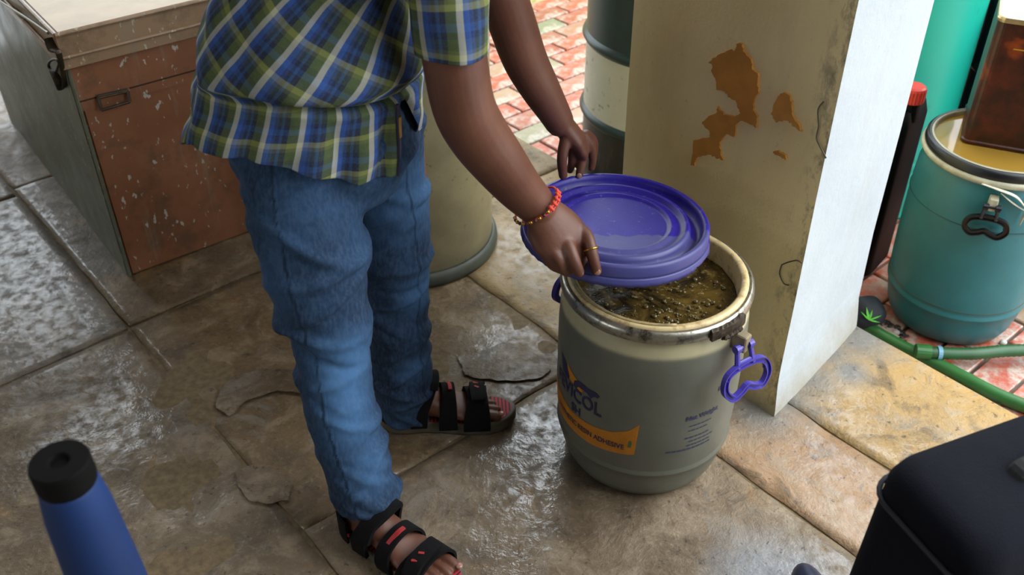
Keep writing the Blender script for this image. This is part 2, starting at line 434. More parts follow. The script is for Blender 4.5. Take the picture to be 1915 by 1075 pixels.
for L in (((1540, 190), (1530, 205), (1531, 235), (1527, 258), (1534, 275), (1545, 296)), ((1462, 495), (1475, 490), (1490, 487), (1500, 492)), ((1462, 495), (1458, 512), (1466, 530), (1476, 533))):
    mesh('crack', *tube([tuple(on_face(x, y, .0045))+((.0016 if L[0][0] != 1255 else .0004),) for x, y in L], 6, 4), CRK, parent=pil)
# wooden peg stub at the pillar foot
pg = G(1468, 722, .02)
mesh('wooden_peg', *tube([tuple(pg+Vector((0, 0, 0)))+(.010,), tuple(pg+Vector((-.012, -.014, .006)))+(.008,)], 8, 2), flat('old_wood', '5d4027', .8), origin=pg,
     label='small brown wooden peg sticking out at the foot of the white pillar face', cat='peg')

# ceiling, walls, far wall
ROOM = plaster('room_plaster', '92866f', '80745e')
def slabbox(name, n0, n1, e0, e1, z0, z1, mat, **k):
    return mesh(name, [ne(a, b, z) for z in (z0, z1) for a, b in ((n0, e0), (n1, e0), (n1, e1), (n0, e1))],
                [(0, 3, 2, 1), (4, 5, 6, 7), (0, 1, 5, 4), (1, 2, 6, 5), (2, 3, 7, 6), (3, 0, 4, 7)], mat, **k)
slabbox('ceiling', -2.75, 2.45, .15, 4.65, 2.6, 2.75, ROOM, kind='structure')
slabbox('ceiling_near', -2.75, 1.1, -2.35, .15, 2.6, 2.75, ROOM, kind='structure')
slabbox('wall_back', -2.75, 1.1, -2.35, -2.2, -.15, 2.6, ROOM, kind='structure')
lw = slabbox('wall_left', -2.75, -2.6, -2.35, .9, -.15, 2.6, ROOM, kind='structure')
slabbox('wall_left_far', -2.75, -2.6, 2.6, 4.65, -.15, 2.6, ROOM, kind='structure')
slabbox('wall_left_sill', -2.75, -2.6, .9, 2.6, -.15, .9, ROOM, kind='structure')
slabbox('wall_left_lintel', -2.75, -2.6, .9, 2.6, 2.2, 2.6, ROOM, kind='structure')
slabbox('wall_far', -2.6, .4, 4.5, 4.65, -.15, 2.6, ROOM, kind='structure')
MOSS = NT('mossy_wall'); mv = MOSS.coord()
MOSSM = MOSS.out(MOSS.mix(MOSS.mask(MOSS.noise(5, 6, .65, mv), .45, .62), lin('c9c08e'), lin('7d8a3c')), .9)
slabbox('courtyard_wall', 2.3, 8.5, 3.62, 3.78, -.3, .75, MOSSM, kind='structure')
slabbox('courtyard_wall_right', 8.4, 8.55, -4, 8, -.3, 2.4, MOSSM, kind='structure')

# ================================================================== CONTAINERS
def barrel_body_mat(name, low, high, liq=.425, stain='57503a', sc=9):
    t = NT(name); v = t.coord(); z = t.n('ShaderNodeSeparateXYZ'); t.l(v, z.inputs[0])
    n1 = t.noise(sc, 6, .6, v); n2 = t.noise(40, 5, .7, v)
    c = t.mix(t.mask(n1, .35, .7), lin(low), tuple(x*.78 for x in lin(low)[:3])+(1,))
    hh = t.mix(t.mask(n1, .4, .7), lin(high), tuple(x*.8 for x in lin(high)[:3])+(1,))
    lv = t.math('ADD', z.outputs['Z'], t.math('MULTIPLY', t.noise(4, 3, .5, v), .012))
    c = t.mix(t.mask(lv, liq, liq+.008), c, hh)
    c = t.mix(t.math('MULTIPLY', t.mask(n2, .6, .75), .35), c, lin(stain))
    t.bump(t.noise(120, 3, .5, v), .08, .002)
    return t.out(c, .42, 0, .5)
BPROF = [(0, 0), (.12, 0), (.150, .002), (.166, .012), (.178, .035), (.187, .07), (.1915, .098), (.1955, .1015), (.1965, .106), (.1925, .112), (.193, .116), (.1965, .16), (.1985, .22), (.199, .32),
         (.1985, .38), (.196, .425), (.190, .45), (.183, .462), (.182, .472), (.1845, .478)]
def ring_obj(name, parent, c, prof, mat, seg=72, **k): return mesh(name, *lathe(prof, seg, c), mat, parent=parent, smooth=True, **k)
def cylmap(c, R, phi, z): a = math.radians(phi); return Vector((c[0]+R*math.cos(a), c[1]+R*math.sin(a), c[2]+z))
def handle_geo(c, R, phi, z0, w=1.0, tilt=0.0, turn=0.0):
    a = math.radians(phi); base = Vector(c)+Vector((math.cos(a), math.sin(a), 0))*(R+.022)+Vector((0, 0, z0)); a += math.radians(turn); rad = Vector((math.cos(a), math.sin(a), 0)); tan = Vector((-math.sin(a), math.cos(a), 0))
    def P(t, z, o=0): return base+tan*(t*w)+Vector((0, 0, z*w))+rad*(o+(-z)*tilt)
    loop = [(-.058, -.075), (-.050, -.048), (-.022, -.038), (.022, -.038), (.050, -.048), (.058, -.075), (.040, -.096), (.018, -.092), (0, -.084), (-.018, -.092), (-.040, -.096)]
    pts = [P(*q) for q in loop]; n = len(pts); sm = []
    for i in range(n):
        a_, b_, c_, d_ = pts[i-1], pts[i], pts[(i+1) % n], pts[(i+2) % n]
        for k in range(5):
            t = k/5; sm.append(.5*((2*b_)+(-a_+c_)*t+(2*a_-5*b_+4*c_-d_)*t*t+(-a_+3*b_-3*c_+d_)*t**3))
    rings = []
    m = len(sm)
    for i in range(m):
        q = (sm[(i+1) % m]-sm[i-1]).normalized(); s = q.cross(rad).normalized()
        prof = [(-.0068, -.005), (.0068, -.005), (.0068, .006), (.0045, .006), (.0035, .001), (-.0035, .001), (-.0045, .006), (-.0068, .006)]
        rings.append([sm[i]+s*x+rad*y for x, y in prof])
    k = 8; V = [p for r in rings for p in r]; Fc = [(j*k+i, ((j+1) % m)*k+i, ((j+1) % m)*k+(i+1) % k, j*k+(i+1) % k) for j in range(m) for i in range(k)]
    legs = []
    for s in (-1, 1):
        A = P(s*.021, -.040); B = P(s*.017, 0)
        legs.append(tube([tuple(A)+(.007,), tuple((A+B)/2)+(.006,), tuple(B)+(.006,)], 8, 3, .8))
        legs.append(tube([tuple(B-tan*s*.006)+(.009,), tuple(B+tan*s*.006)+(.009,)], 12, 1, 1, spline=False))
    web = tube([tuple(P(-.02, -.030))+(.004,), tuple(P(.02, -.030))+(.004,)], 8, 1, spline=False)
    pin = tube([tuple(P(-.02, 0))+(.004,), tuple(P(.026, 0))+(.004,)], 10, 1, spline=False)
    rib = [box(P(t, z), (.004, .004, .012), a) for t, z in ((0, -.084), (-.05, -.06), (.05, -.06))]
    return merge([(V, Fc), web, pin]+legs+rib), P

BC = Vector((.298, 1.615, 0))
bar = thing('adhesive_drum', BC, 'open grey plastic adhesive drum with blue handle, full of murky water', 'drum')
GREYM = barrel_body_mat('grey_drum_plastic', '66675c', 'b3aa88', .432)
mesh('body', *lathe(BPROF+[(.180, .480), (.175, .47), (.1705, .45), (.170, .30), (.165, .06), (0, .05)], 96, BC), GREYM, parent=bar, smooth=True)
CREAM = NT('cream_rim_plastic'); v_ = CREAM.coord()
CREAMM = CREAM.out(CREAM.mix(CREAM.mask(CREAM.noise(22, 6, .7, v_), .5, .68), lin('cdb889'), lin('8d6a35')), .4)
ring_obj('rim', bar, BC, [(.1845, .476), (.1865, .490), (.186, .499), (.182, .503), (.174, .503), (.1695, .499), (.1690, .485), (.1675, .47), (.1670, .44)], CREAMM, label='cream moulded rim stained brown')
METAL = NT('clamp_metal'); v_ = METAL.coord(); f_ = METAL.noise(30, 5, .7, v_)
METALM = METAL.out(METAL.mix(METAL.mask(f_, .5, .68), lin('a8a498'), lin('40352a')), METAL.math('MULTIPLY_ADD', f_, .5, .08), .85)
cl = ring_obj('clamp_ring', bar, BC, [(.1850, .470), (.189, .4675), (.1945, .469), (.198, .475), (.199, .483), (.1975, .491), (.193, .4965), (.188, .498), (.187, .495)], METALM, seg=96, label='shiny galvanised clamp ring')
RUST = flat('rusted_metal', '4b4238', .55, .7, var=.35, sc=60, bump=.6)
for (a0, a1, r0, z0, z1) in ((-66, -40, .201, .470, .495), (-58, -44, .204, .462, .476)):
    P = []
    for r, z in ((r0, z0), (r0+.006, z0+.002), (r0+.007, (z0+z1)/2), (r0+.005, z1-.002), (r0-.003, z1), (r0-.004, z0)): P.append((r, z))
    P.append(P[0]); V, Fc = lathe(P, 14, BC, None, math.radians(a0), math.radians(a1)); n_ = 15
    Fc += [tuple(j*n_ for j in range(6)), tuple(j*n_+14 for j in range(5, -1, -1))]
    for i, v in enumerate(V): V[i] = v+Vector((random.uniform(-1, 1), random.uniform(-1, 1), random.uniform(-1, 1)))*.0011
    mesh('clasp', V, Fc, RUST, parent=cl)
BRK = flat('dirty_bracket', 'a09074', .7, var=.25, bump=.4)
PURP = flat('purple_plastic', '443a9e', .33, var=.08, sc=12)
HG, HP = handle_geo(BC, .199, -45, .432, 1.0, .30, -12)
brk = mesh('bracket', *box(cylmap(BC, .209, -43, .435), (.034, .024, .04), math.radians(-43), .006), BRK, parent=bar, label='dirty cream handle bracket')
mesh('handle', *HG, PURP, parent=bar, label='blue violet plastic carry handle')
# second handle on the hidden side
HG2, _ = handle_geo(BC, .199, 137, .432)
mesh('bracket', *box(cylmap(BC, .209, 137, .435), (.034, .024, .04), math.radians(137), .006), BRK, parent=bar, label='dirty cream handle bracket')
mesh('handle', *HG2, PURP, parent=bar, label='blue violet plastic carry handle')

# printed label
INK = flat('navy_ink', '23264a', .5, var=.1); ORG = flat('orange_ink', 'c07a17', .5, var=.12, sc=40); INK2 = flat('faded_blue_ink', '3a4064', .5, var=.2)
TEALI = flat('teal_ink', '4f6b4c', .5)
def prof_r(z):
    for (r0, z0), (r1, z1) in zip(BPROF[4:], BPROF[5:]):
        if z0 <= z <= z1: return r0+(r1-r0)*(z-z0)/max(1e-6, z1-z0)
    return .1985
def text_geo(s, size, bold=0.0, sx=1.0, align='LEFT'):
    cu = bpy.data.curves.new('t', 'FONT'); cu.body = s; cu.size = size; cu.align_x = align; cu.offset = bold; cu.resolution_u = 3
    o = bpy.data.objects.new('t', cu); C.objects.link(o); dg = bpy.context.evaluated_depsgraph_get(); dg.update()
    ev = o.evaluated_get(dg); me = ev.to_mesh(); bm = bmesh.new(); bm.from_mesh(me)
    bmesh.ops.subdivide_edges(bm, edges=[e for e in bm.edges if e.calc_length() > size*.25], cuts=2)
    bmesh.ops.triangulate(bm, faces=bm.faces); bm.verts.index_update()
    V = [(v.co.x*sx, v.co.y) for v in bm.verts]; Fc = [tuple(x.index for x in f.verts) for f in bm.faces]
    bm.free(); ev.to_mesh_clear(); bpy.data.objects.remove(o); bpy.data.curves.remove(cu); return V, Fc
def wrap(pts, phi0, z0, off=.0007, slope=0.0):
    out = []
    for x, y in pts:
        z = z0+y+slope*x; out.append(cylmap(BC, prof_r(z)+off, phi0+math.degrees(x/.199), z))
    return out
def decal(name, s, size, phi, z, mat, bold=.0, sx=1.0, align='LEFT', off=.0012, slope=0.0):
    V, Fc = text_geo(s, size, bold, sx, align); return mesh(name, wrap(V, phi, z, off, slope), Fc, mat, parent=bar)
def shape(name, poly, mat, off=.0007):
    """poly in (phi, z), densified then wrapped round the drum"""
    xs = [p[0] for p in poly]; a, b = min(xs), max(xs); N = max(4, int((b-a)/1.5)); V = []; Fc = []
    def span(x):
        ys = []
        for i in range(len(poly)):
            p, q = poly[i], poly[(i+1) % len(poly)]
            if (p[0]-x)*(q[0]-x) <= 0 and p[0] != q[0]: ys.append(p[1]+(q[1]-p[1])*(x-p[0])/(q[0]-p[0]))
        return (min(ys), max(ys)) if ys else (0, 0)
    for i in range(N+1):
        x = min(b-1e-4, max(a+1e-4, a+(b-a)*i/N)); lo, hi = span(x)
        for k in range(5):
            z = lo+(hi-lo)*k/4; V.append(cylmap(BC, prof_r(z)+off, x, z))
    for i in range(N):
        for k in range(4): Fc.append((i*5+k, (i+1)*5+k, (i+1)*5+k+1, i*5+k+1))
    return mesh(name, V, Fc, mat, parent=bar)
ban = shape('label_banner', [(-200, .262), (-185, .238), (-168, .214), (-150, .204), (-134, .208), (-118, .217), (-108, .233), (-101.5, .256), (-101.6, .168), (-106, .163), (-118, .157), (-133, .151), (-168, .150), (-200, .158)], ORG)
ban['label'] = 'orange printed banner reading SYNTHETIC RESIN ADHESIVE'
decal('printed_text', 'SYNTHETIC RESIN ADHESIVE', .0205, -109.5, .176, INK, .0004, .78, 'RIGHT', .0016, .02)
t1 = decal('printed_text', 'FEVICOL', .050, -125.5, .247, INK, .0011, .80, 'RIGHT', .0014); t1['label'] = 'large navy lettering'
decal('printed_text', 'SH', .032, -141, .212, INK, .0007, .85, 'RIGHT', .0014)
shape('logo_sail', [(-156, .326), (-150, .312), (-141, .302), (-139, .290), (-148, .286), (-156, .292)], ORG, .0008)
shape('logo_mark', [(-166, .330), (-158, .322), (-153, .296), (-154, .283), (-163, .290)], INK, .0010)
shape('logo_mark', [(-149, .284), (-148, .300), (-144, .309), (-139, .309), (-136, .306), (-131, .308), (-127, .302), (-128, .293), (-131, .296), (-133, .282), (-136, .292), (-141, .293), (-145, .280)], INK, .0012)
shape('logo_ball', [(-145, .286), (-144, .292), (-142, .294), (-140, .292), (-139.5, .287), (-142, .283)], ORG, .0018)
shape('banner_mark', [(-107.6, .186), (-107, .205), (-106, .207), (-105, .200), (-105.4, .186)], TEALI, .0016)
decal('printed_text', 'Net Weight', .0165, -74, .262, INK2, .0006, 1.0, 'LEFT', .0012)
random.seed(3)
for (ph, z, L, h) in ((-71, .242, 15, .003), (-71.5, .229, 14, .003), (-73, .208, 17, .0035), (-70, .196, 18, .003), (-71, .184, 15, .0035), (-84, .173, 30, .0042), (-46, .285, 5, .01), (-53, .315, 4, .012)):
    x = ph
    while x < ph+L:
        wd = random.uniform(1.2, 3.2); shape('print_line', [(x, z), (x, z+h), (x+wd, z+h), (x+wd, z)], INK2, .0008); x += wd+.7
random.seed(11)
# liquid
LQ = NT('murky_liquid'); v_ = LQ.coord(); a_ = LQ.noise(11, 6, .65, v_, dist=1.0); b_ = LQ.noise(45, 5, .7, v_)
lc = LQ.mix(LQ.mask(a_, .40, .60), lin('1d160a'), lin('5e4a20')); lc = LQ.mix(LQ.math('MULTIPLY', LQ.mask(b_, .55, .68), .7), lc, lin('8f7a48'))
lc = LQ.mix(LQ.math('MULTIPLY', LQ.mask(LQ.noise(20, 6, .75, v_, dist=1.5), .53, .60), .6), lc, lin('2a2214'))
lc = LQ.mix(LQ.math('MULTIPLY', LQ.mask(LQ.noise(90, 3, .6, v_), .63, .70), .7), lc, lin('b5aa86'))
LQ.bump(LQ.math('ADD', a_, LQ.math('MULTIPLY', b_, .5)), .35, .01)
LQM = LQ.out(lc, .25, 0, .4)
V = [BC+Vector((0, 0, .455))]; Fc = []
for j in range(1, 25):
    for i in range(72):
        r = .1665*j/24; a = 2*PI*i/72; p = Vector((r*math.cos(a), r*math.sin(a), 0))
        V.append(BC+p+Vector((0, 0, .455+.003*noise.noise(p*30)+.006*max(0, noise.noise(p*9+Vector((3, 1, 0)))))))
Fc = [(0, 1+i, 1+(i+1) % 72) for i in range(72)]+[(1+(j-1)*72+i, 1+j*72+i, 1+j*72+(i+1) % 72, 1+(j-1)*72+(i+1) % 72) for j in range(1, 24) for i in range(72)]
k0 = len(V); V += [BC+Vector((.1665*math.cos(2*PI*i/72), .1665*math.sin(2*PI*i/72), .40)) for i in range(72)]
Fc += [(1+23*72+i, k0+i, k0+(i+1) % 72, 1+23*72+(i+1) % 72) for i in range(72)]+[tuple(k0+i for i in range(71, -1, -1))]
liq = thing('drum_liquid', BC+Vector((0, 0, .40)), 'murky brown bubbling liquid filling the open grey drum', 'liquid'); liq['kind'] = 'stuff'
mesh('liquid_surface', V, Fc, LQM, parent=liq, smooth=True)
BUB = NT('bubble'); BUBM = BUB.out(lin('7d6d40'), .08); BUB.b.inputs['Transmission Weight'].default_value = .5
bb = []
for k in range(120):
    cl_ = random.random() < .45
    a = random.uniform(0, 2*PI); r = .15*math.sqrt(random.random())
    c = Vector((.34+random.gauss(0, .035), 1.53+random.gauss(0, .03), .458)) if cl_ else BC+Vector((r*math.cos(a), r*math.sin(a), .458))
    if (c-BC).xy.length > .16: continue
    rr = random.choice((.0018, .0025, .0035, .0055)); bb.append(ellip(c, (rr, rr, rr*.7), seg=8, rg=5))
mesh('bubbles', *merge(bb), BUBM, parent=liq, smooth=True, kind='stuff')
# dried scum flap hanging over the front lip
SC_ = flat('dried_scum', 'b09a6a', .6, var=.35, sc=40, bump=.5)
sp = []
for i in range(26):
    a = math.radians(-175+i*3.6); w_ = .010+.012*abs(noise.noise(Vector((i*.35, 0, 0))))+(.012 if 16 < i < 22 else 0)
    sp.append([BC+Vector((r*math.cos(a), r*math.sin(a), z)) for r, z in ((.180, .5050), (.174, .5055), (.1680, .500), (.1665, .498-w_), (.1650, .496-w_), (.1670, .4985), (.1735, .5035), (.180, .5035))])
mesh('scum_crust', *loft(sp), SC_, parent=bar, smooth=True)

# ---- the lid
LC = Vector((.212, 1.650, .613)); LR = Matrix.Rotation(math.radians(3), 3, 'Y') @ Matrix.Rotation(math.radians(-2.5), 3, 'X')
BLUE = NT('blue_lid_plastic'); v_ = BLUE.coord()
lc = BLUE.mix(BLUE.mask(BLUE.noise(8, 6, .7, v_, dist=.5), .45, .75), lin('23177e'), lin('2d2388'))
lc = BLUE.mix(BLUE.math('MULTIPLY', BLUE.mask(BLUE.noise(70, 4, .7, v_, (1, 1, 1)), .6, .72), .3), lc, lin('8f8bc0'))
sz_ = BLUE.n('ShaderNodeSeparateXYZ'); BLUE.l(v_, sz_.inputs[0])
wr = BLUE.math('ADD', sz_.outputs['Y'], BLUE.math('MULTIPLY', BLUE.noise(12, 4, .6, v_), .10))
lc = BLUE.mix(BLUE.math('MULTIPLY', BLUE.mask(wr, .0, -.075), .4), lc, lin('5f6472'))
BLUE.bump(BLUE.noise(60, 5, .7, v_), .08, .003)
BLUEM = BLUE.out(lc, BLUE.math('MULTIPLY_ADD', BLUE.noise(9, 4, .6, v_), .35, .24), 0, .35)
BLUE.b.inputs['Subsurface Weight'].default_value = 0
lid = thing('drum_lid', LC, 'round blue violet plastic lid with stepped rings held above the grey drum', 'lid')
prof = [(0, -.013), (.100, -.013), (.106, -.0115), (.109, -.008), (.113, -.0075), (.118, -.011), (.126, -.012), (.1325, -.011), (.1365, -.004), (.141, -.003), (.1455, -.004), (.149, -.012), (.152, -.021), (.160, -.023), (.1685, -.021), (.172, -.008), (.1745, -.0005), (.179, .0015), (.184, .0005), (.1865, -.004), (.187, -.020), (.1875, -.027)]
mesh('lid_disc', *lathe(prof+[(.1845, -.027), (.184, -.010), (.181, -.003), (.1765, -.004), (.1735, -.012), (.170, -.025), (.160, -.027), (.150, -.0245), (.146, -.0075), (.138, -.0075), (.133, -.0145), (.10, -.0165), (0, -.0165)], 96, LC, LR), BLUEM, parent=lid, smooth=True)
# torn tamper skirt round the edge
V = []; Fc = []; NS = 160
for i in range(NS+1):
    a = 2*PI*i/NS; d = math.degrees(a)
    lo = -.041+.0012*math.sin(i*1.9)
    if 318 < d < 338: lo = -.033-.003*random.random()
    if 20 < d < 150: lo = -.040
    if 338 <= d < 352: lo = -.047
    for r, z in ((.1868, -.024), (.1895, -.0285), (.1905, -.034 if lo < -.036 else lo+.002), (.1925, lo), (.1905, lo), (.1880, -.034 if lo < -.036 else lo+.002), (.1868, -.030)):
        V.append(LC+LR @ Vector((r*math.cos(a), r*math.sin(a), z)))
for i in range(NS):
    for k in range(7): Fc.append((i*7+k, (i+1)*7+k, (i+1)*7+(k+1) % 7, i*7+(k+1) % 7))
mesh('skirt', V, Fc, BLUEM, parent=lid, smooth=True, label='jagged torn lower skirt of the lid')

# ---- teal drum outside, its water lid and tin
TC = Vector((1.300, 2.285, GZ))
TEALM = barrel_body_mat('teal_drum_plastic', '2c7076', '387f80', .9, '3a3a2c', 5)
td = thing('teal_drum', TC, 'teal plastic drum with black carry handle, black clamp ring and torn white tape', 'drum')
SCL = lambda pr, k, kz: [(r*k, z*kz) for r, z in pr]
mesh('body', *lathe(SCL(BPROF, .98, 1.165)+[(.176, .556), (.165, .45), (.16, .05), (0, .05)], 80, TC), TEALM, parent=td, smooth=True)
BLK = flat('black_plastic', '15171c', .35, var=.2, sc=14)
CRM = flat('cream_plastic', 'b9b59c', .5, var=.2)
ring_obj('rim', td, TC, [(.178, .539), (.193, .543), (.198, .550), (.197, .558), (.190, .561), (.178, .559)], CRM, label='cream lower rim')
ring_obj('clamp_ring', td, TC, [(.183, .557), (.190, .559), (.192, .567), (.190, .580), (.184, .586), (.178, .585), (.176, .575)], BLK)
ring_obj('lid_panel', td, TC, [(.178, .585), (.174, .587), (.171, .581), (.170, .569), (.165, .565), (0, .565)], flat('pale_lid', 'a8a48c', .4, var=.2, sc=20))
wl = NT('rain_puddle'); WLM = wl.out(lin('8a6c2c'), .06)
def cyl_z(c, r, x, y):
    d = ray(x, y); ox, oy = -c[0], -c[1]; a = d.x*d.x+d.y*d.y; b = 2*(d.x*ox+d.y*oy); q = ox*ox+oy*oy-r*r; t = (-b-math.sqrt(max(0, b*b-4*a*q)))/(2*a); return CH+d.z*t-c[2]
GRM = flat('grime_line', '5a4f38', .7)
for yy, rr_, mt in ((578, .190, GRM), (408, .1955, flat('seam_teal', '1c4a50', .5))):
    z_ = cyl_z(TC, rr_, 1765, yy); ring_obj('mould_seam', td, TC, [(rr_-.006, z_-.004), (rr_+.0015, z_), (rr_-.006, z_+.004)], mt)
HT, HTP = handle_geo(TC, .195, -113, .500, .85)
mesh('bracket', *box(cylmap(TC, .203, -113, .505), (.03, .022, .036), math.radians(-113), .005), CRM, parent=td, label='cream handle bracket')
mesh('handle', *HT, BLK, parent=td, label='black plastic carry handle')
TAPE = flat('white_tape', 'd8d2bc', .6, var=.2)
tp = lambda L: [tuple(cylmap(TC, R_, ph, z))+(r,) for ph, z, R_, r in L]
mesh('torn_tape', *merge([tube(tp([(-124, 0.550, .2, .004), (-112, 0.545, .202, .006), (-100, 0.533, .204, .007), (-92, 0.507, .206, .005), (-88, 0.497, .205, .003)]), 8, 5, .35),
     tube(tp([(-110, 0.537, .203, .003), (-100, 0.513, .205, .005), (-90, 0.493, .206, .004)]), 8, 5, .35),
     tube(tp([(-70, 0.543, .2, .005), (-82, 0.537, .205, .008), (-88, 0.515, .207, .006), (-90, 0.480, .206, .005), (-91, 0.450, .206, .003)]), 8, 5, .35)]), TAPE, parent=td, smooth=True, label='torn strips of white tape hanging down')
pud = mesh('rain_water', *lathe([(0, .573), (.1695, .573), (.1695, .566), (0, .566)], 48, TC), WLM, origin=TC+Vector((0, 0, .566)), smooth=False,
           label='brown rain water pooled on the lid of the teal drum', cat='water', kind='stuff')
# tin
tn = thing('tin_can', G(1850, 262, .424), 'tall rusty dark brown rectangular tin standing on the teal drum', 'tin')
c0 = G(1797, 266, .424); yawt = math.radians(-24); ex = Vector((math.cos(yawt), math.sin(yawt), 0)); ey = Vector((-math.sin(yawt), math.cos(yawt), 0))
tcn = c0+ex*.118+ey*.118; tn.location = tcn; th_ = .335
TIN = NT('rusty_tin'); v_ = TIN.coord(); f_ = TIN.noise(14, 6, .7, v_)
tcol = TIN.mix(TIN.mask(f_, .42, .62), lin('2a130b'), lin('4a1c0c')); tcol = TIN.mix(TIN.mask(TIN.noise(7, 4, .6, v_), .58, .68), tcol, lin('7d3510'))
TINM = TIN.out(tcol, .38, .2)
bm = bmesh.new(); bmesh.ops.create_cube(bm, size=1)
for v in bm.verts: v.co = Vector((v.co.x*.236, v.co.y*.236, v.co.z*th_))
bmesh.ops.bevel(bm, geom=[e for e in bm.edges if abs(e.verts[0].co.z-e.verts[1].co.z) > .1], offset=.022, segments=5, affect='EDGES', profile=.5)
Rz = Matrix.Rotation(yawt, 3, 'Z'); bm.verts.index_update()
mesh('body', [tcn+Rz @ v.co+Vector((0, 0, th_/2+.002)) for v in bm.verts], [tuple(v.index for v in f.verts) for f in bm.faces], TINM, parent=tn)
def rrect(h, r=.024, n=6):
    out = []
    for cx_, cy_, a0 in ((h-r, h-r, 0), (-h+r, h-r, 90), (-h+r, -h+r, 180), (h-r, -h+r, 270)):
        for k in range(n+1):
            a = math.radians(a0+90*k/n); out.append(Vector((cx_+r*math.cos(a), cy_+r*math.sin(a), 0)))
    return out
def rr_ring(h, z, r=.024): return [tcn+Rz @ p+Vector((0, 0, z)) for p in rrect(h, r)]
bm.free()
mesh('seam', *loft([rr_ring(.116, th_-.004), rr_ring(.1205, th_-.003), rr_ring(.1215, th_+.004), rr_ring(.1195, th_+.009), rr_ring(.114, th_+.008), rr_ring(.112, th_+.001)], caps=False), flat('tin_metal', 'b3a07a', .3, .8), parent=tn, label='bright folded top seam')
mesh('top_panel', *loft([rr_ring(.113, th_+.0035), rr_ring(.11, th_-.002)], True), flat('wet_tin_top', 'c9c2b0', .05, .9, var=.05), parent=tn, label='shiny wet top reflecting the sky')
mesh('seam', *loft([rr_ring(.1165, .0, .024), rr_ring(.1210, .001, .024), rr_ring(.1212, .008), rr_ring(.1175, .012)], caps=False), TINM, parent=tn)
mesh('paint_line', *box(tcn+Rz @ Vector((.01, -.1185, .27)), (.15, .0012, .003), yawt), flat('yellow_paint', '9a7a1e', .5), parent=tn, label='thin yellow printed line')

# ---- tall teal drum, jerrycan, striped oil drum, cream drum
DC = Vector((1.23, 3.075, GZ))
def big_drum(name, c, R, H, mats, label, ribs=(.3, .59), rim=.012):
    t = thing(name, c, label, 'drum'); z0 = 0
    cuts = [0]+[H*0+r for r in ribs]+[H]
    nm = ['lower_section', 'middle_section', 'upper_section']
    for k in range(len(cuts)-1):
        a, b = cuts[k], cuts[k+1]; pr = []
        if k == 0: pr += [(0, .012), (R-.02, .012), (R-.006, .004), (R+.003, .002), (R+.004, .012), (R, .02)]
        else: pr += [(R+rim*.2, a)]
        pr += [(R, a+.03), (R, (a+b)/2), (R, b-.03)]
        if k < len(cuts)-2: pr += [(R+rim*.2, b-.0)]
        else: pr += [(R, b-.015), (R+.004, b-.010), (R+.004, b-.001), (R-.004, b), (R-.007, b-.015), (0, b-.02)]
        mesh(nm[k], *lathe(pr, 72, c), mats[k], parent=t, smooth=True)
    for r in ribs: mesh('rolling_hoop', *lathe([(R-.002, r-.022), (R+rim*.5, r-.012), (R+rim, r), (R+rim*.5, r+.012), (R-.002, r+.022)], 72, c), mats[-1], parent=t, smooth=True)
    return t
def worn(name, a, b, c, sc=6, rough=.45, lo=.5, hi=.7, st=(1, 1, .4)):
    t = NT(name); v = t.coord(); col = t.mix(t.mask(t.noise(sc, 5, .6, v), .35, .7), lin(a), lin(b))
    col = t.mix(t.mask(t.noise(sc*5, 6, .7, v, st), lo, hi), col, lin(c)); return t.out(col, rough)
TG = worn('turquoise_plastic', '0f9d86', '119a88', '1c7a64', 4, .4, .58, .72)
t = big_drum('turquoise_drum', DC, .29, .95, [TG]*3, 'tall bright turquoise plastic drum behind the jerrycan and the tin', (.20, .87), .003)
big_drum('gap_filler_drum', Vector((1.78, 2.98, GZ)), .26, .72, [flat('gap_filler_navy', '10141f', .5, var=.3)]*3, 'dark navy drum added in place of dark clutter between the turquoise drum and the tin', (.24, .48), .006)  # added drum, stands in for unidentified dark clutter and hides bright pavers
DK = worn('dark_green_paint', '0c2a2c', '0e3436', '1c2322', 5, .35); WH = worn('scuffed_white_paint', 'c4c4b4', 'b5b8aa', '5a6152', 6, .5, .6, .72, (1, 1, 1)); BL = worn('black_paint', '14171b', '1d2228', '3b4147', 6, .35)
big_drum('oil_drum', Vector((.531, 2.99, GZ)), .285, .88, [BL, WH, DK], 'dark steel oil drum with a white middle band behind the pillar', (.345, .60), .014)
CD = worn('cream_grey_plastic', '8c8770', '968f76', '4c463a', 5, .45, .6, .74)
cdm = NT('weathered_drum'); v_ = cdm.coord(); zz = cdm.n('ShaderNodeSeparateXYZ'); cdm.l(v_, zz.inputs[0])
cc = cdm.mix(cdm.mask(cdm.noise(5, 5, .6, v_), .4, .65), lin('9c9274'), lin('857c62'))
cc = cdm.mix(cdm.mask(cdm.math('ADD', zz.outputs['Z'], cdm.math('MULTIPLY', cdm.noise(6, 4, .6, v_), .2)), .22, .06), cc, lin('5e655c'))
cc = cdm.mix(cdm.math('MULTIPLY', cdm.mask(cdm.noise(50, 5, .7, v_), .62, .7), .7), cc, lin('38332a')); CDM = cdm.out(cc, .45)
GD = Vector((-.30, 2.475, 0))
gd = thing('cream_drum', GD, 'large weathered cream grey drum standing behind the man', 'drum')
mesh('body', *lathe([(0, .012), (.235, .012), (.240, .03), (.242, .10), (.244, .40), (.244, .80), (.240, .86), (.225, .88), (.21, .885), (0, .885)], 72, GD), CDM, parent=gd, smooth=True)
mesh('base_rim', *lathe([(.238, .002), (.254, .002), (.257, .014), (.255, .030), (.248, .042), (.240, .044), (.238, .002)], 72, GD), flat('grey_green_rim', '4e544c', .5), parent=gd, smooth=True, label='dark grey green foot rim')
mesh('lid_ring', *lathe([(.226, .86), (.250, .865), (.254, .88), (.25, .90), (.23, .905), (.22, .888)], 72, GD), BLK, parent=gd, smooth=True)

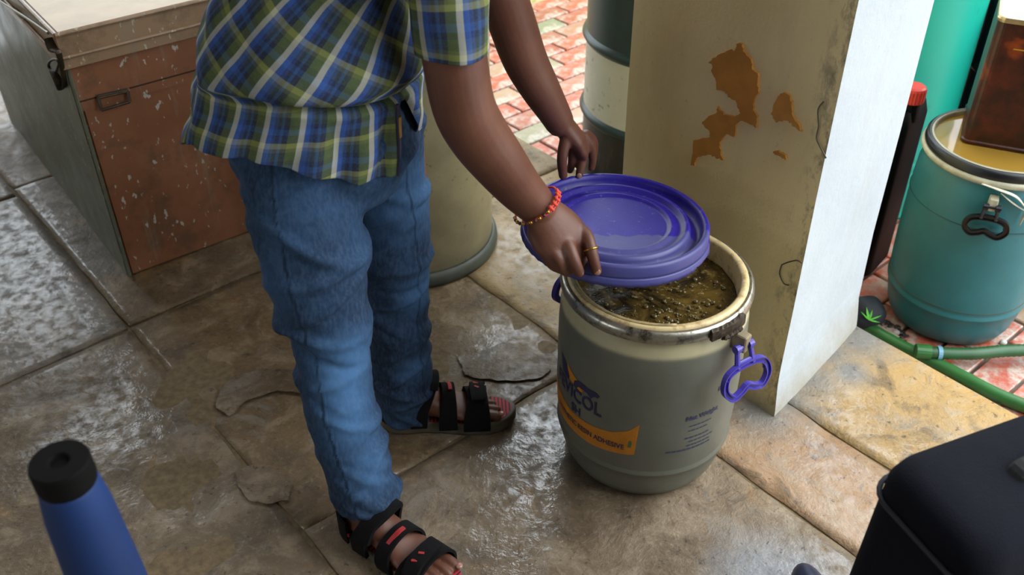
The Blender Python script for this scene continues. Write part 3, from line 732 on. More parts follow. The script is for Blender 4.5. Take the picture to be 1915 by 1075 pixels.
jc = Vector((1.105, 2.575, GZ)); jy = math.radians(50)
jr = thing('jerrycan', jc, 'black plastic jerrycan with a bright red screw cap beside the white pillar face', 'jerrycan')
rings = []
def rr2(w, d, z, r, n=4):
    out = []; R = Matrix.Rotation(jy, 3, 'Z')
    for sx_, sy_, a0 in ((1, 1, 0), (-1, 1, 90), (-1, -1, 180), (1, -1, 270)):
        for k in range(n+1):
            a = math.radians(a0+90*k/n); out.append(jc+R @ Vector((sx_*(w-r)+r*math.cos(a), sy_*(d-r)+r*math.sin(a), z)))
    return out
for w_, d_, z, r in ((.085, .075, 0, .03), (.095, .085, .01, .03), (.095, .085, .30, .03), (.095, .085, .52, .03), (.085, .075, .56, .03), (.05, .045, .585, .03), (.034, .034, .59, .033)): rings.append(rr2(w_, d_, z, r))
JB = flat('black_can_plastic', '08090c', .55, var=.2, sc=8, spec=.12)
mesh('body', *loft(rings), JB, parent=jr, smooth=True)
capc = jc+Vector((.075, -.03, .0)); V = []
RED = flat('red_cap_plastic', 'c8352a', .4, var=.08)
cp = Vector((1.133, 2.515, GZ))
mesh('neck', *lathe([(.03, .53), (.026, .575), (.026, .60), (0, .60)], 24, cp), JB, parent=jr, smooth=True)
V = []; Fc = []; N_ = 48
for r, z, kk in ((.0, .632, 0), (.026, .632, 0), (.031, .628, .3), (.033, .622, 1), (.033, .588, 1), (.031, .585, 1)):
    for i in range(N_): a = 2*PI*i/N_; q = r+(.0014 if i % 2 else 0)*kk; V.append(cp+Vector((q*math.cos(a), q*math.sin(a), z)))
for j in range(5):
    for i in range(N_): Fc.append((j*N_+i, (j+1)*N_+i, (j+1)*N_+(i+1) % N_, j*N_+(i+1) % N_))
mesh('cap', V, Fc, RED, parent=jr, label='bright red screw cap')

# ---- hoses
HOSE = flat('green_hose_rubber', '2c6a2e', .4, var=.2, sc=12)
HZ = GZ+.017
def hosepts(pix, r=.0165, z=HZ): return [tuple(G(x, y, z))+(r,) for x, y in pix]
mesh('garden_hose', *tube(hosepts([(1615, 606), (1640, 622), (1660, 634), (1700, 655), (1750, 680), (1800, 705), (1860, 736), (1930, 764), (2050, 800), (2250, 800), (2450, 760)], .019), 14, 6), HOSE, origin=G(1750, 695, GZ), smooth=True,
     label='bright green garden hose running along the veranda edge', cat='hose')
h2 = thing('ribbed_hose', G(1800, 655, GZ), 'darker green ribbed hose crossing in front of the teal drum', 'hose')
HOSE2 = flat('dark_green_rubber', '23552a', .45, var=.2, sc=12)
pp = cr_spline(hosepts([(1712, 656), (1760, 660), (1820, 661), (1880, 656), (1960, 655), (2050, 664), (2200, 650), (2400, 600)], .017, GZ+.045), 14)
pp = [(x, y, z if i > 3 else z, r+(.0012 if i % 2 else -.0006)) for i, (x, y, z, r) in enumerate(pp)]
mesh('tube', *tube(pp, 14, 1, spline=False), HOSE2, parent=h2, smooth=True)
jn = pp[12]; jm = pp[14]
mesh('joint_band', *tube([(jn[0], jn[1], jn[2], .0195), (jm[0], jm[1], jm[2], .0195)], 16, 1, spline=False), flat('pale_blue_band', '6f9fb8', .5), parent=h2, label='pale blue joining band')
mesh('sleeve', *tube([pp[0][:3]+(.021,), pp[9][:3]+(.021,)], 16, 1, spline=False), HOSE, parent=h2, label='smooth green end sleeve')

# ---- litter at the corner
sb = G(1640, 590, GZ+.03)
mesh('black_cloth_bag', *[(lambda VF: ([v+Vector((0, 0, .010*noise.noise(v*30))) for v in VF[0]], VF[1]))(ellip(G(1618, 585, GZ+.045), (.06, .05, .05), seg=28, rg=16))][0], flat('black_cloth', '1a2028', .7), origin=G(1618, 585, GZ), smooth=True,
     label='crumpled small black bag on the ground behind the white pillar corner', cat='bag')
spg = G(1625, 598, GZ+.06); sprg = thing('green_sprig', G(1625, 598, GZ), 'small bright green seedling growing by the pillar corner', 'plant')
LEAF = flat('leaf_green', '4fae2c', .5, var=.1)
mesh('stem', *tube([tuple(G(1625, 598, GZ))+(.0025,), tuple(spg)+(.002,)], 6, 3), LEAF, parent=sprg)
for ang, L, up in ((160, .026, .022), (110, .022, .030), (10, .036, .010), (-25, .030, .0), (60, .020, .022)):
    a = math.radians(ang); d = Vector((math.cos(a), math.sin(a), 0)); s = Vector((-d.y, d.x, 0)); V = []
    for t in (0, .3, .6, 1): 
        w_ = .0045*math.sin(PI*min(.98, t+.1)); c = spg+d*L*t+Vector((0, 0, up*t)); V += [c-s*w_, c+Vector((0, 0, .0015)), c+s*w_]
    mesh('leaf', V, [(j*3+i, j*3+i+1, j*3+i+4, j*3+i+3) for j in range(3) for i in range(2)], LEAF, parent=sprg)
TW = flat('dry_stem', '8b7a66', .8); rt = lambda L, r: tube([tuple(G(x, y, GZ+z))+(r,) for x, y, z in L], 8, 5)
mesh('dry_branch', *rt([(1594, 598, .03), (1625, 602, .03), (1655, 617, .03), (1680, 632, .025)], .006), TW, origin=G(1640, 610, GZ), smooth=True, label='dry brown stem lying beside the green seedling', cat='stick')
for nm, x, y, r, c, lb in (('white_pebble', 1876, 640, .011, 'd9d6cc', 'white pebble by the hose at the foot of the teal drum'), ('white_pebble', 1637, 626, .013, 'c9c4b8', 'pale pebble at the near end of the green hose'),
                           ('pale_stone', 1607, 606, .013, 'b6b0ac', 'pale lump of stone between the pillar and the seedling'), ('dark_stone', 1675, 622, .012, 'a9a09a', 'grey chip under the edge of the teal drum')):
    z_ = GZ+.04 if x == 1876 else GZ; q = G(x, y, GZ+r*.6)
    V, Fc = ellip(q, (r, r*.8, r*.65), seg=12, rg=8); V = [v+Vector((0, 0, 1))*.003*noise.noise(v*60) for v in V]
    mesh(nm, V, Fc, flat('pebble', c, .6), origin=(q.x, q.y, GZ), smooth=True, label=lb, cat='stone')
deb = []
for i in range(90):
    x = random.uniform(1598, 1700); y = 600+(x-1600)*.42+random.uniform(-24, 12); q = G(x, y, GZ+.004); r = random.uniform(.004, .012)
    V, Fc = ellip(q, (r, r*random.uniform(.3, .9), r*.4), Matrix.Rotation(random.uniform(0, 3), 3, 'Z'), seg=7, rg=4); deb.append((V, Fc))
lt = thing('leaf_litter', G(1650, 612, GZ), 'dark wet leaf litter and grit between the pillar corner and the teal drum', 'litter'); lt['kind'] = 'stuff'
mesh('litter_bits', *merge(deb), flat('wet_litter', '33281f', .5, var=.4, sc=50), parent=lt, kind='stuff')
mesh('dark_red_pot', *lathe([(0, 0), (.09, 0), (.11, .03), (.13, .20), (.135, .25), (.125, .25), (.115, .04), (0, .03)], 40, (1.62, 2.42, GZ)), flat('dark_red', '3a1115', .5), origin=(1.62, 2.42, GZ), smooth=True, label='dark red pot to the right of the teal drum', cat='pot')
wp = mesh('grey_doormat_board', *box(Vector((1.62, 2.30, GZ+.012)), (.55, .30, .02), YAW, .003), flat('worn_board', '7a6c5c', .8), origin=(1.62, 2.30, GZ), label='flat worn brown board on the ground right of the teal drum', cat='board') if False else None

# ================================================================== TRUNK
TY = math.radians(37); tx = Vector((math.cos(TY), math.sin(TY), 0)); ty = Vector((-math.sin(TY), math.cos(TY), 0))
T0 = Vector((-1.116, 2.296, 0)); TWd, TLn = .70, 1.25
def tp3(a, b, z): return T0+tx*a+ty*b+Vector((0, 0, z))
tr = thing('metal_trunk', tp3(TWd/2, TLn/2, 0), 'large brown and grey painted metal storage trunk at the left with paint drips', 'trunk')
def speck(name, a, b, d):
    t = NT(name); v = t.coord(); col = t.mix(t.mask(t.noise(4, 5, .6, v), .35, .65), lin(a), lin(b))
    col = t.mix(t.math('MULTIPLY', t.mask(t.noise(9, 6, .7, v), .50, .66), .6), col, lin('5a4a38'))
    col = t.mix(t.math('MULTIPLY', t.mask(t.noise(16, 5, .7, v, (1, 1, .12)), .58, .66), .35), col, lin('8d8474'))
    col = t.mix(t.mask(t.noise(62, 3, .55, v, (1, 1, .5)), .645, .665), col, lin(d))
    t.bump(t.noise(5, 3, .5, v), .15, .02)
    return t.out(col, t.math('MULTIPLY_ADD', t.noise(12, 4, .6, v), .3, .25))
TB = speck('brown_enamel', '96664a', '85563c', 'b4b0a8'); TBL = speck('beige_brown_enamel', 'a08468', '957a60', 'b8b0a0'); TGm = speck('grey_green_enamel', '6b705f', '5c6154', '8a8d82')
def pbox(a0, a1, b0, b1, z0, z1):
    return [tp3(a, b, z) for z in (z0, z1) for a, b in ((a0, b0), (a1, b0), (a1, b1), (a0, b1))], [(0, 3, 2, 1), (4, 5, 6, 7), (0, 1, 5, 4), (1, 2, 6, 5), (2, 3, 7, 6), (3, 0, 4, 7)]
mesh('body', *pbox(.004, TWd-.004, .004, TLn, 0.004, .655), TB, parent=tr)
mesh('front_panel', *pbox(.012, TWd-.012, -.0015, .004, .006, .648), TB, parent=tr)
mesh('upper_strip', *pbox(.002, TWd-.002, -.004, .002, .530, .652), TB, parent=tr)
mesh('side_panel', *pbox(-.002, .006, .010, TLn-.01, .002, .655), TGm, parent=tr, label='grey green painted side panel')
mesh('side_panel', *pbox(TWd-.006, TWd+.002, .010, TLn-.01, .002, .655), TGm, parent=tr)
mesh('corner_strip', *tube([tuple(tp3(.003, -.001, .004))+(.005,), tuple(tp3(.003, -.001, .65))+(.005,)], 8, 1, spline=False), TGm, parent=tr)
mesh('rim_band', *pbox(-.010, TWd+.010, -.012, TLn+.01, .652, .680), TBL, parent=tr, label='pale brown raised rim band')
ld = mesh('lid', *pbox(-.006, TWd+.006, -.008, TLn+.006, .684, .741), TBL, parent=tr)
mesh('lid_top', *pbox(.004, TWd-.004, .002, TLn-.004, .741, .744), flat('lid_top_daylit_beige', 'cdb89c', .5, var=.12, sc=8), parent=ld, label='beige top, its colour lightened for the daylight on it')  # beige of the top lightened to paint in the daylight falling on it
edge_ = [tp3(a, b, .741) for a, b in ((-.006, -.008), (TWd+.006, -.008), (TWd+.006, TLn), (-.006, TLn), (-.006, -.008))]
mesh('lid_bead', *merge([tube([tuple(edge_[i])+(.006,), tuple(edge_[i+1])+(.006,)], 8, 1, spline=False) for i in range(4)]), TBL, parent=ld)
edge2 = [tp3(a, b, .682) for a, b in ((-.010, -.012), (TWd+.010, -.012), (TWd+.01, TLn), (-.010, TLn), (-.010, -.012))]
mesh('lid_lip', *merge([tube([tuple(edge2[i])+(.0045,), tuple(edge2[i+1])+(.0045,)], 8, 1, spline=False) for i in range(4)]), TBL, parent=ld)
sl0 = None
OLD = flat('old_dark_steel', '4a3e32', .5, .6, var=.3, bump=.3)
def on_front(x, y, off=.0):
    d = ray(x, y); o = Vector((0, 0, CH)); t = (T0-ty*off-o).dot(ty)/d.dot(ty); return o+d*t
def on_side(x, y, off=.0):
    d = ray(x, y); o = Vector((0, 0, CH)); t = (T0-tx*off-o).dot(tx)/d.dot(tx); return o+d*t
A, B, D_, E_ = on_front(183, 180, .012), on_front(238, 168, .012), on_front(243, 190, .02), on_front(190, 206, .02)
mesh('handle', *merge([tube([tuple(p)+(.0042,), tuple(q)+(.0042,)], 8, 1, spline=False) for p, q in ((A, B), (B, D_), (D_, E_), (E_, A))]), OLD, parent=tr, label='small steel bail handle')
zs_ = on_front(157, 187).z
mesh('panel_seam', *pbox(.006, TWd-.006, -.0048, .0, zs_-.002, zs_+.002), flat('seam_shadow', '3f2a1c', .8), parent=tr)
mesh('handle_plate', *tube([tuple(on_front(180, 181, .004))+(.012, .5), tuple(on_front(241, 167, .004))+(.012, .5)], 8, 1, spline=False), flat('worn_plate', '80684e', .5, .3, var=.3), parent=tr)
hs = mesh('hasp', *tube([tuple(on_side(93, 72, .012))+(.014, .35), tuple(on_side(100, 92, .016))+(.013, .35), tuple(on_side(110, 100, .012))+(.008, .4), tuple(on_side(119, 140, .012))+(.007, .4), tuple(on_side(121, 162, .012))+(.009, .4)], 10, 4), OLD, parent=tr)
rp = [on_side(x, y, .016) for x, y in ((106, 130), (110, 118), (107, 112), (100, 111), (93, 115), (91, 123), (96, 131), (106, 132))]
mesh('hasp_ring', *tube([tuple(p)+(.0035,) for p in rp], 8, 4), OLD, parent=hs)
mesh('staple', *tube([tuple(on_side(98, 132, .01))+(.008, .6), tuple(on_side(108, 150, .012))+(.011, .6), tuple(on_side(114, 166, .01))+(.010, .6)], 8, 4), OLD, parent=tr)
mesh('wire_rod', *tube([tuple(on_side(0, 2, .014))+(.004,), tuple(on_side(50, 34, .014))+(.004,), tuple(on_side(90, 62, .014))+(.004,)], 8, 3), flat('rod_metal', '8f8671', .4, .5), parent=tr)
for a in (.02, TWd-.06):
    for b in (.03, TLn-.07): mesh('foot', *pbox(a, a+.04, b, b+.04, 0, .006), OLD, parent=tr)

# ================================================================== FOREGROUND
bc_ = G(110, 862, .90); bc_.z = 0
bt = thing('blue_tube', bc_, 'dark blue upright tube with a black cap at the lower left, out of focus', 'tube')
mesh('tube_body', *lathe([(0, .01), (.050, .01), (.054, .03), (.052, .10), (.047, .5), (.0425, .70), (.0375, .82), (.0325, .862), (.030, .870), (0, .872)], 48, bc_), flat('deep_blue_fabric', '062f68', .7, var=.15, sc=10), parent=bt, smooth=True)
mesh('cap', *lathe([(.028, .866), (.0315, .867), (.0325, .872), (.0325, .897), (.0310, .901), (.012, .901), (.010, .897), (0, .897)], 40, bc_), flat('matt_black', '060506', .8, spec=.2), parent=bt, smooth=False, label='black rimmed cap')
mesh('foot_disc', *lathe([(0, 0), (.09, 0), (.09, .008), (.06, .014), (0, .014)], 40, bc_), BLK, parent=bt, smooth=True)

k_ = G(1640, 850, .70); yb = math.radians(22)
bx_, by_ = Vector((math.cos(yb), math.sin(yb), 0)), Vector((math.sin(yb), -math.cos(yb), 0))
NAVY = NT('navy_cloth'); v_ = NAVY.coord(); NAVY.bump(NAVY.math('ADD', NAVY.noise(500, 2, .5, v_), NAVY.math('MULTIPLY', NAVY.noise(9, 3, .5, v_), 4)), .3, .004)
NAVM = NAVY.out(NAVY.mix(NAVY.noise(5, 3, .5, v_), lin('0a0b14'), lin('11131f')), .95, 0, .2)
bag = thing('soft_case', k_+bx_*.22+by_*.12-Vector((0, 0, .70)), 'dark navy padded fabric case standing at the lower right corner, out of focus', 'case')
def rr3(x0, x1, y0, y1, z, r, n=6):
    out = []
    for cx_, cy_, a0 in ((x1-r, y1-r, 0), (x0+r, y1-r, 90), (x0+r, y0+r, 180), (x1-r, y0+r, 270)):
        for q in range(n+1):
            a = math.radians(a0+90*q/n); p = Vector((cx_+r*math.cos(a), cy_+r*math.sin(a)))
            out.append(Vector((k_.x, k_.y, 0))+bx_*p.x+by_*p.y+Vector((0, 0, z)))
    return out
R_ = [rr3(.01, .47, .01, .19, 0, .04), rr3(-.0, .48, 0, .20, .03, .045), rr3(-.01, .49, -.004, .21, .3, .045), rr3(0, .48, 0, .205, .60, .045), rr3(.002, .478, .002, .20, .665, .045), rr3(.010, .47, .01, .192, .688, .045), rr3(.03, .45, .03, .172, .699, .045), rr3(.07, .41, .07, .132, .701, .03)]
mesh('case_body', *loft(R_), NAVM, parent=bag, smooth=True)
S1 = rr3(-.002, .482, -.002, .204, .64, .045); S1.append(S1[0])
mesh('piping', *tube([tuple(p)+(.004,) for p in S1], 8, 1, spline=False), flat('piping_cloth', '1d2030', .6), parent=bag)
mesh('carry_strap', *tube([tuple(Vector((k_.x, k_.y, 0))+bx_*a+by_*b+Vector((0, 0, z)))+(.014, .25) for a, b, z in ((.14, .10, .698), (.16, .10, .712), (.24, .10, .718), (.32, .10, .712), (.34, .10, .698))], 8, 4), flat('strap_web', '0c0d12', .7), parent=bag)
# shoe tip of someone standing beside the camera
sh = G(1488, 1075, .04); V, Fc = ellip((sh.x+.02, sh.y-.11, .035), (.048, .14, .045), seg=28, rg=18); V = [Vector((v.x, v.y, max(.006, v.z))) for v in V]
st = thing('dark_shoe', (sh.x+.02, sh.y-.11, 0), 'rounded dark blue shoe tip on the floor at the bottom edge', 'shoe')
mesh('upper', V, Fc, flat('navy_leather', '232a44', .35), parent=st, smooth=True)
mesh('sole', *(lambda VF: ([Vector((v.x, v.y, min(.012, max(0, v.z)))) for v in VF[0]], VF[1]))(ellip((sh.x+.02, sh.y-.11, .006), (.051, .144, .02), seg=28, rg=12)), BLK, parent=st)

# ===MAN===

# ================================================================== THE MAN
man = thing('person', (-.30, 1.53, 0), 'man in a blue and green checked shirt, jeans and strapped sandals, lifting the blue lid', 'person')
def PW(rows, ratio=1.0):
    """(px, py, Y, width_px) -> tube points with real radii"""
    out = []
    for r in rows:
        p = PY(r[0], r[1], r[2]); rad = r[3]/2*depth(p)/FPX; out.append(tuple(p)+(rad, r[4] if len(r) > 4 else ratio))
    return out
def T(rows, seg=20, per=5, hint=Vector((0, 0, 1)), ratio=1.0): return tube(PW(rows, ratio), seg, per, 1, hint, roundcap=True)
parts = []
# near (right) arm
parts.append(T([(818, -110, 1.44, 132), (834, 10, 1.43, 128), (848, 95, 1.43, 124), (866, 195, 1.43, 120), (893, 250, 1.445, 116), (930, 300, 1.46, 106), (968, 348, 1.485, 90), (1003, 384, 1.50, 76)], 24))
parts.append(tube([(*PY(990, 366, 1.495), .036, .8), (*PY(1012, 396, 1.500), .038, .72), (*PY(1036, 428, 1.500), .051, .62), (*PY(1054, 452, 1.492), .054, .52), (*PY(1062, 466, 1.488), .050, .45)], 24, 5, hint=Vector((.72, -.25, -.64)), roundcap=True))
def P3(l): return [tuple(PY(a, b, c))+(r,) for a, b, c, r in l]
F = lambda l: tube(P3(l), 14, 5, roundcap=True)
parts += [F([(1070, 422, 1.515, .0145), (1094, 438, 1.500, .0138), (1104, 462, 1.478, .0124), (1110, 486, 1.466, .0112), (1116, 507, 1.464, .0098)]),
          F([(1042, 436, 1.495, .0145), (1060, 456, 1.474, .0142), (1070, 478, 1.456, .0126), (1077, 496, 1.450, .0118), (1083, 509, 1.454, .0104)]),
          F([(1016, 438, 1.485, .0140), (1031, 464, 1.468, .0132), (1046, 486, 1.455, .0108), (1053, 502, 1.458, .0100), (1060, 510, 1.472, .0088)]),
          F([(998, 432, 1.485, .0130), (1006, 458, 1.474, .0120), (1020, 478, 1.466, .0095), (1030, 494, 1.468, .0088), (1040, 502, 1.480, .0080)]),
          F([(1008, 400, 1.515, .0150), (1015, 430, 1.530, .0140), (1030, 452, 1.545, .0120), (1056, 470, 1.550, .0105)])]
# far (left) arm
parts.append(T([(885, -160, 1.72, 104), (915, -80, 1.75, 98), (940, -10, 1.77, 92), (960, 50, 1.785, 90), (982, 112, 1.80, 84), (1010, 165, 1.81, 74), (1034, 206, 1.82, 62), (1046, 228, 1.825, 56)], 24))
parts.append(tube([(*PY(1042, 216, 1.825), .030, .8), (*PY(1055, 236, 1.832), .035, .68), (*PY(1072, 256, 1.838), .041, .55), (*PY(1080, 270, 1.838), .038, .48)], 24, 5, hint=Vector((.85, .3, -.4)), roundcap=True))
parts += [F([(1062, 248, 1.815, .0125), (1055, 272, 1.805, .0125), (1051, 300, 1.797, .0115), (1053, 328, 1.800, .0100)]),
          F([(1064, 255, 1.830, .0115), (1070, 278, 1.828, .0108), (1070, 302, 1.832, .0100), (1066, 318, 1.845, .0085)]),
          F([(1080, 258, 1.835, .0118), (1089, 280, 1.832, .0110), (1088, 305, 1.824, .0102), (1083, 327, 1.817, .0088)]),
          F([(1092, 254, 1.845, .0110), (1104, 270, 1.850, .0105), (1108, 295, 1.855, .0095), (1106, 314, 1.857, .0085)]),
          F([(1096, 250, 1.855, .0100), (1110, 262, 1.865, .0092), (1112, 282, 1.875, .0082), (1110, 298, 1.880, .0075)])]
# torso, neck, head (above the frame), legs
parts.append(tube([(-.335, 1.56, .80, .115, .95), (-.33, 1.55, .92, .130, .9), (-.31, 1.56, 1.04, .130, .85), (-.25, 1.575, 1.14, .100, 1.0), (-.16, 1.585, 1.215, .085, 1.2), (-.10, 1.585, 1.265, .060, 1)], 28, 4, roundcap=True))
parts.append(tube([(-.14, 1.46, 1.225, .052), (-.11, 1.58, 1.245, .060), (-.03, 1.72, 1.215, .050)], 20, 4, roundcap=True))
hd = Vector((.005, 1.575, 1.385)); hr = Matrix.Rotation(math.radians(38), 3, 'Y') @ Matrix.Rotation(math.radians(0), 3, 'Z')
parts.append(tube([(-.10, 1.585, 1.26, .056), (-.055, 1.58, 1.32, .052), (-.02, 1.575, 1.37, .055)], 20, 4, roundcap=True))
parts.append(ellip(hd, (.094, .076, .112), hr, 28, 18))
parts.append(ellip(hd+hr @ Vector((.035, 0, -.055)), (.062, .055, .062), hr, 24, 14))
parts.append(tube([tuple(hd+hr @ Vector((.088, 0, .005)))+(.009,), tuple(hd+hr @ Vector((.106, 0, -.025)))+(.014,), tuple(hd+hr @ Vector((.095, 0, -.032)))+(.012,)], 12, 4, roundcap=True))
for s_ in (-1, 1):
    parts.append(ellip(hd+hr @ Vector((-.005, s_*.078, -.01)), (.018, .008, .032), hr, 14, 10))
    parts.append(ellip(hd+hr @ Vector((.088, s_*.018, -.060)), (.010, .020, .006), hr, 14, 8))
legR = [(-.37, 1.48, .82, .095), (-.355, 1.455, .66, .082), (-.345, 1.43, .48, .058), (-.335, 1.39, .34, .054), (-.315, 1.355, .18, .040), (-.302, 1.335, .10, .036)]
legL = [(-.255, 1.63, .82, .09), (-.245, 1.66, .64, .078), (-.245, 1.67, .46, .055), (-.245, 1.68, .33, .052), (-.24, 1.69, .17, .040), (-.236, 1.69, .10, .036)]
parts += [tube(legR, 20, 4, roundcap=True), tube(legL, 20, 4, roundcap=True)]
# feet in local axes x to the toes, y to the left, z up
def foot_frame(h, deg): 
    a = math.radians(deg); return Vector(h), Vector((math.cos(a), math.sin(a), 0)), Vector((-math.sin(a), math.cos(a), 0))
FR = foot_frame((-.358, 1.372, 0), -37); FL = foot_frame((-.312, 1.685, 0), 3)
FS = 1.08
def fp(fr, x, y, z): return fr[0]+fr[1]*(x*FS)+fr[2]*(y*FS)+Vector((0, 0, z*1.04))
FSEC = [(.022, 0, .055, .024, .024), (.045, 0, .066, .031, .034), (.075, 0, .076, .034, .042), (.105, .001, .070, .036, .036), (.140, .002, .060, .040, .026), (.170, .003, .052, .044, .018), (.200, .002, .047, .045, .0135), (.215, .0, .045, .043, .012)]
def foot(fr, inner):
    out = []; rings = []
    S = cr_spline([(a, b, c, d, e) for a, b, c, d, e in FSEC], 4)
    for a, b, c, d, e in S: rings.append([fp(fr, a, b*inner+d*math.cos(2*PI*k/24), c+e*math.sin(2*PI*k/24)) for k in range(24)])
    out.append(loft(rings))
    toes = [(.033, .262, .0125), (.012, .264, .0098), (-.007, .255, .0092), (-.023, .245, .0086), (-.037, .230, .0082)]
    for y, x, r in toes:
        y *= inner
        out.append(tube([tuple(fp(fr, .195, y*.95, .046))+(r*.95,), tuple(fp(fr, x-.03, y, .048))+(r*.95,), tuple(fp(fr, x-.010, y, .043))+(r,)], 12, 4, roundcap=True))
    out.append(tube([tuple(fp(fr, .055, 0, .07))+(.034,), tuple(fp(fr, .06, 0, .12))+(.036,)], 18, 3, roundcap=True))
    out.append(ellip(fp(fr, .03, 0, .052), (.030, .030, .024)))
    return out
parts += foot(FR, 1)+foot(FL, -1)
V, Fc, N = remeshed('body', parts, .0034, .5, 3)
SK = NT('brown_skin'); v_ = SK.coord()
sc_ = SK.mix(SK.mask(SK.noise(7, 5, .6, v_), .35, .7), lin('593528'), lin('6e4736')); SK.bump(SK.math('ADD', SK.noise(260, 3, .6, v_), SK.noise(60, 4, .6, v_, (1, 1, 1))), .10, .003)
SKM = SK.out(sc_, .48, 0, .45); SK.b.inputs['Subsurface Weight'].default_value = .06; SK.b.inputs['Subsurface Radius'].default_value = (.01, .004, .002)
mesh('body', V, Fc, SKM, parent=man, smooth=True)
HAIR = flat('black_hair', '0d0b0a', .6, bump=.6, sc=120)
hv, hf = ellip(hd+hr @ Vector((-.012, 0, .020)), (.098, .084, .108), hr, 32, 22)
keep = [i for i, v in enumerate(hv) if (hr.transposed() @ (v-hd)).dot(Vector((-.5, 0, .86))) > .012]
ks = set(keep); hf = [f for f in hf if all(i in ks for i in f)]
mesh('hair', hv, hf, HAIR, parent=man, smooth=True)
EYE = flat('eye_white', 'c9c2b8', .2)
for s_ in (-1, 1):
    mesh('eye', *ellip(hd+hr @ Vector((.078, s_*.030, .004)), (.012, .013, .010), hr, 14, 10), EYE, parent=man, smooth=True)
    mesh('eyebrow', *tube([tuple(hd+hr @ Vector((.090, s_*.014, .026)))+(.004,), tuple(hd+hr @ Vector((.082, s_*.045, .026)))+(.003,)], 8, 2), HAIR, parent=man)
# finger nails
NAIL = flat('nail', '9c7466', .3, var=.05)
for x, y, Yv, r in ((1117, 509, 1.4565, .0062), (1085, 511, 1.4475, .0060), (1083, 329, 1.8085, .0058)):
    mesh('fingernail', *ellip(PY(x, y, Yv), (r, .0022, r*1.15), None, 12, 8), NAIL, parent=man, smooth=True)
for fr, inn in ((FR, 1), (FL, -1)):
    mesh('toenail', *ellip(fp(fr, .262, .033*inn, .0515), (.0075, .0075, .0035), None, 12, 8), NAIL, parent=man, smooth=True)

# ---- jeans
jp = []
jR = [(556, 225, 1.50, 230, .85), (566, 330, 1.475, 225, .85), (577, 430, 1.45, 212, .9), (594, 520, 1.435, 188, .95), (612, 600, 1.425, 158), (622, 660, 1.415, 146), (636, 760, 1.395, 134), (663, 850, 1.37, 126), (680, 908, 1.35, 124), (688, 938, 1.342, 120)]
jL = [(700, 215, 1.62, 190, .9), (705, 330, 1.635, 180, .9), (722, 430, 1.65, 168), (736, 520, 1.66, 136), (742, 590, 1.665, 120), (747, 650, 1.675, 112), (754, 710, 1.685, 112), (760, 752, 1.69, 104), (763, 772, 1.69, 98)]
pR, pL = PW(jR), PW(jL)
jp.append(tube(pR, 32, 5, hint=Vector((0, 1, 0)))); jp.append(tube(pL, 32, 5, hint=Vector((0, 1, 0))))
jp.append(tube([(-.335, 1.555, .76, .135, .95), (-.335, 1.55, .84, .168, .88), (-.335, 1.545, .92, .165, .9), (-.335, 1.545, .96, .155, .9)], 36, 4, roundcap=False))
V, Fc, N = remeshed('jeans', jp, .0062, .6, 6)
def axis(p, S):
    best = None
    for i in range(len(S)-1):
        a, b = Vector(S[i][:3]), Vector(S[i+1][:3]); ab = b-a; t = max(0, min(1, (p-a).dot(ab)/ab.dot(ab))); q = a+ab*t; d = (p-q).length
        if best is None or d < best[0]: best = (d, i+t, q)
    return best
seam = []; fade = []
fade_pts = [(PY(590, 420, 1.34), .12, .30), (PY(650, 700, 1.34), .075, 1.0), (PY(655, 790, 1.33), .06, .8), (PY(770, 400, 1.55), .10, .6), (PY(795, 560, 1.60), .06, .6), (PY(520, 540, 1.38), .06, .35), (PY(700, 880, 1.31), .05, .6), (PY(770, 690, 1.62), .04, .5)]
V2 = []
for v, n in zip(V, N):
    a = axis(v, pR); b = axis(v, pL); isR = a[0] < b[0]; k = a if isR else b; S = pR if isR else pL
    tt = k[1]/(len(S)-1); rad = (v-k[2]); ang = math.atan2(rad.y, rad.x)
    # folds: hem stacking low down, slanting creases at knee and hip
    low = max(0, (tt-.72)/.28); kn = math.exp(-((tt-.52)/.13)**2); hip = math.exp(-((tt-.12)/.15)**2)
    q = Vector((v.x*5, v.y*5, v.z*26+ang*1.1))
    d = .0120*low*noise.noise(q*1.5)+.0095*kn*noise.noise(q*.95+Vector((3, 0, 0)))+.0050*noise.noise(Vector((v.x*9, v.y*9, v.z*14)))
    d += .0045*hip*noise.noise(Vector((v.x*9+v.z*22, v.y*9, v.z*8)))+.0012*noise.noise(v*60)
    for c_, amp, slope, w_ in ((.80, .012, .55, .014), (.74, .012, -.6, .014), (.66, .012, .35, .013), (.60, .014, .7, .012), (.54, .013, -.2, .012), (.49, -.012, -.35, .012), (.44, .013, .3, .011), (.36, .010, -.8, .012), (.28, .010, .6, .012), (.20, .013, .8, .012), (.15, .014, -.5, .010), (.11, .014, .3, .009)):
        f_ = v.z-c_-slope*(v.x-k[2].x)-.02*noise.noise(v*6); d += amp*math.exp(-(f_/w_)**2)*(.5+.5*noise.noise(v*7))
    V2.append(v+n*d)
    sm = 0.0
    side = math.radians(-104 if isR else -150) + (0.25*(tt-.5))
    da = (ang-side+PI) % (2*PI)-PI
    if isR: sm = max(0, 1-abs(da)*k[0]/.0035)
    inn = math.radians(-40 if not isR else 62); db = (ang-inn+PI) % (2*PI)-PI
    sm = max(sm, .8*max(0, 1-abs(db)*k[0]/.0035))
    seam.append(sm); fade.append(min(1, sum(am*math.exp(-((v-c).length/w_)**2) for c, w_, am in fade_pts)))
je = None
DN = NT('blue_denim'); v_ = DN.coord(); at = DN.n('ShaderNodeAttribute'); at.attribute_name = 'fade'; as_ = DN.n('ShaderNodeAttribute'); as_.attribute_name = 'seam'
n1 = DN.noise(7, 7, .7, v_); n2 = DN.noise(160, 3, .6, v_, (1, 1, .35))
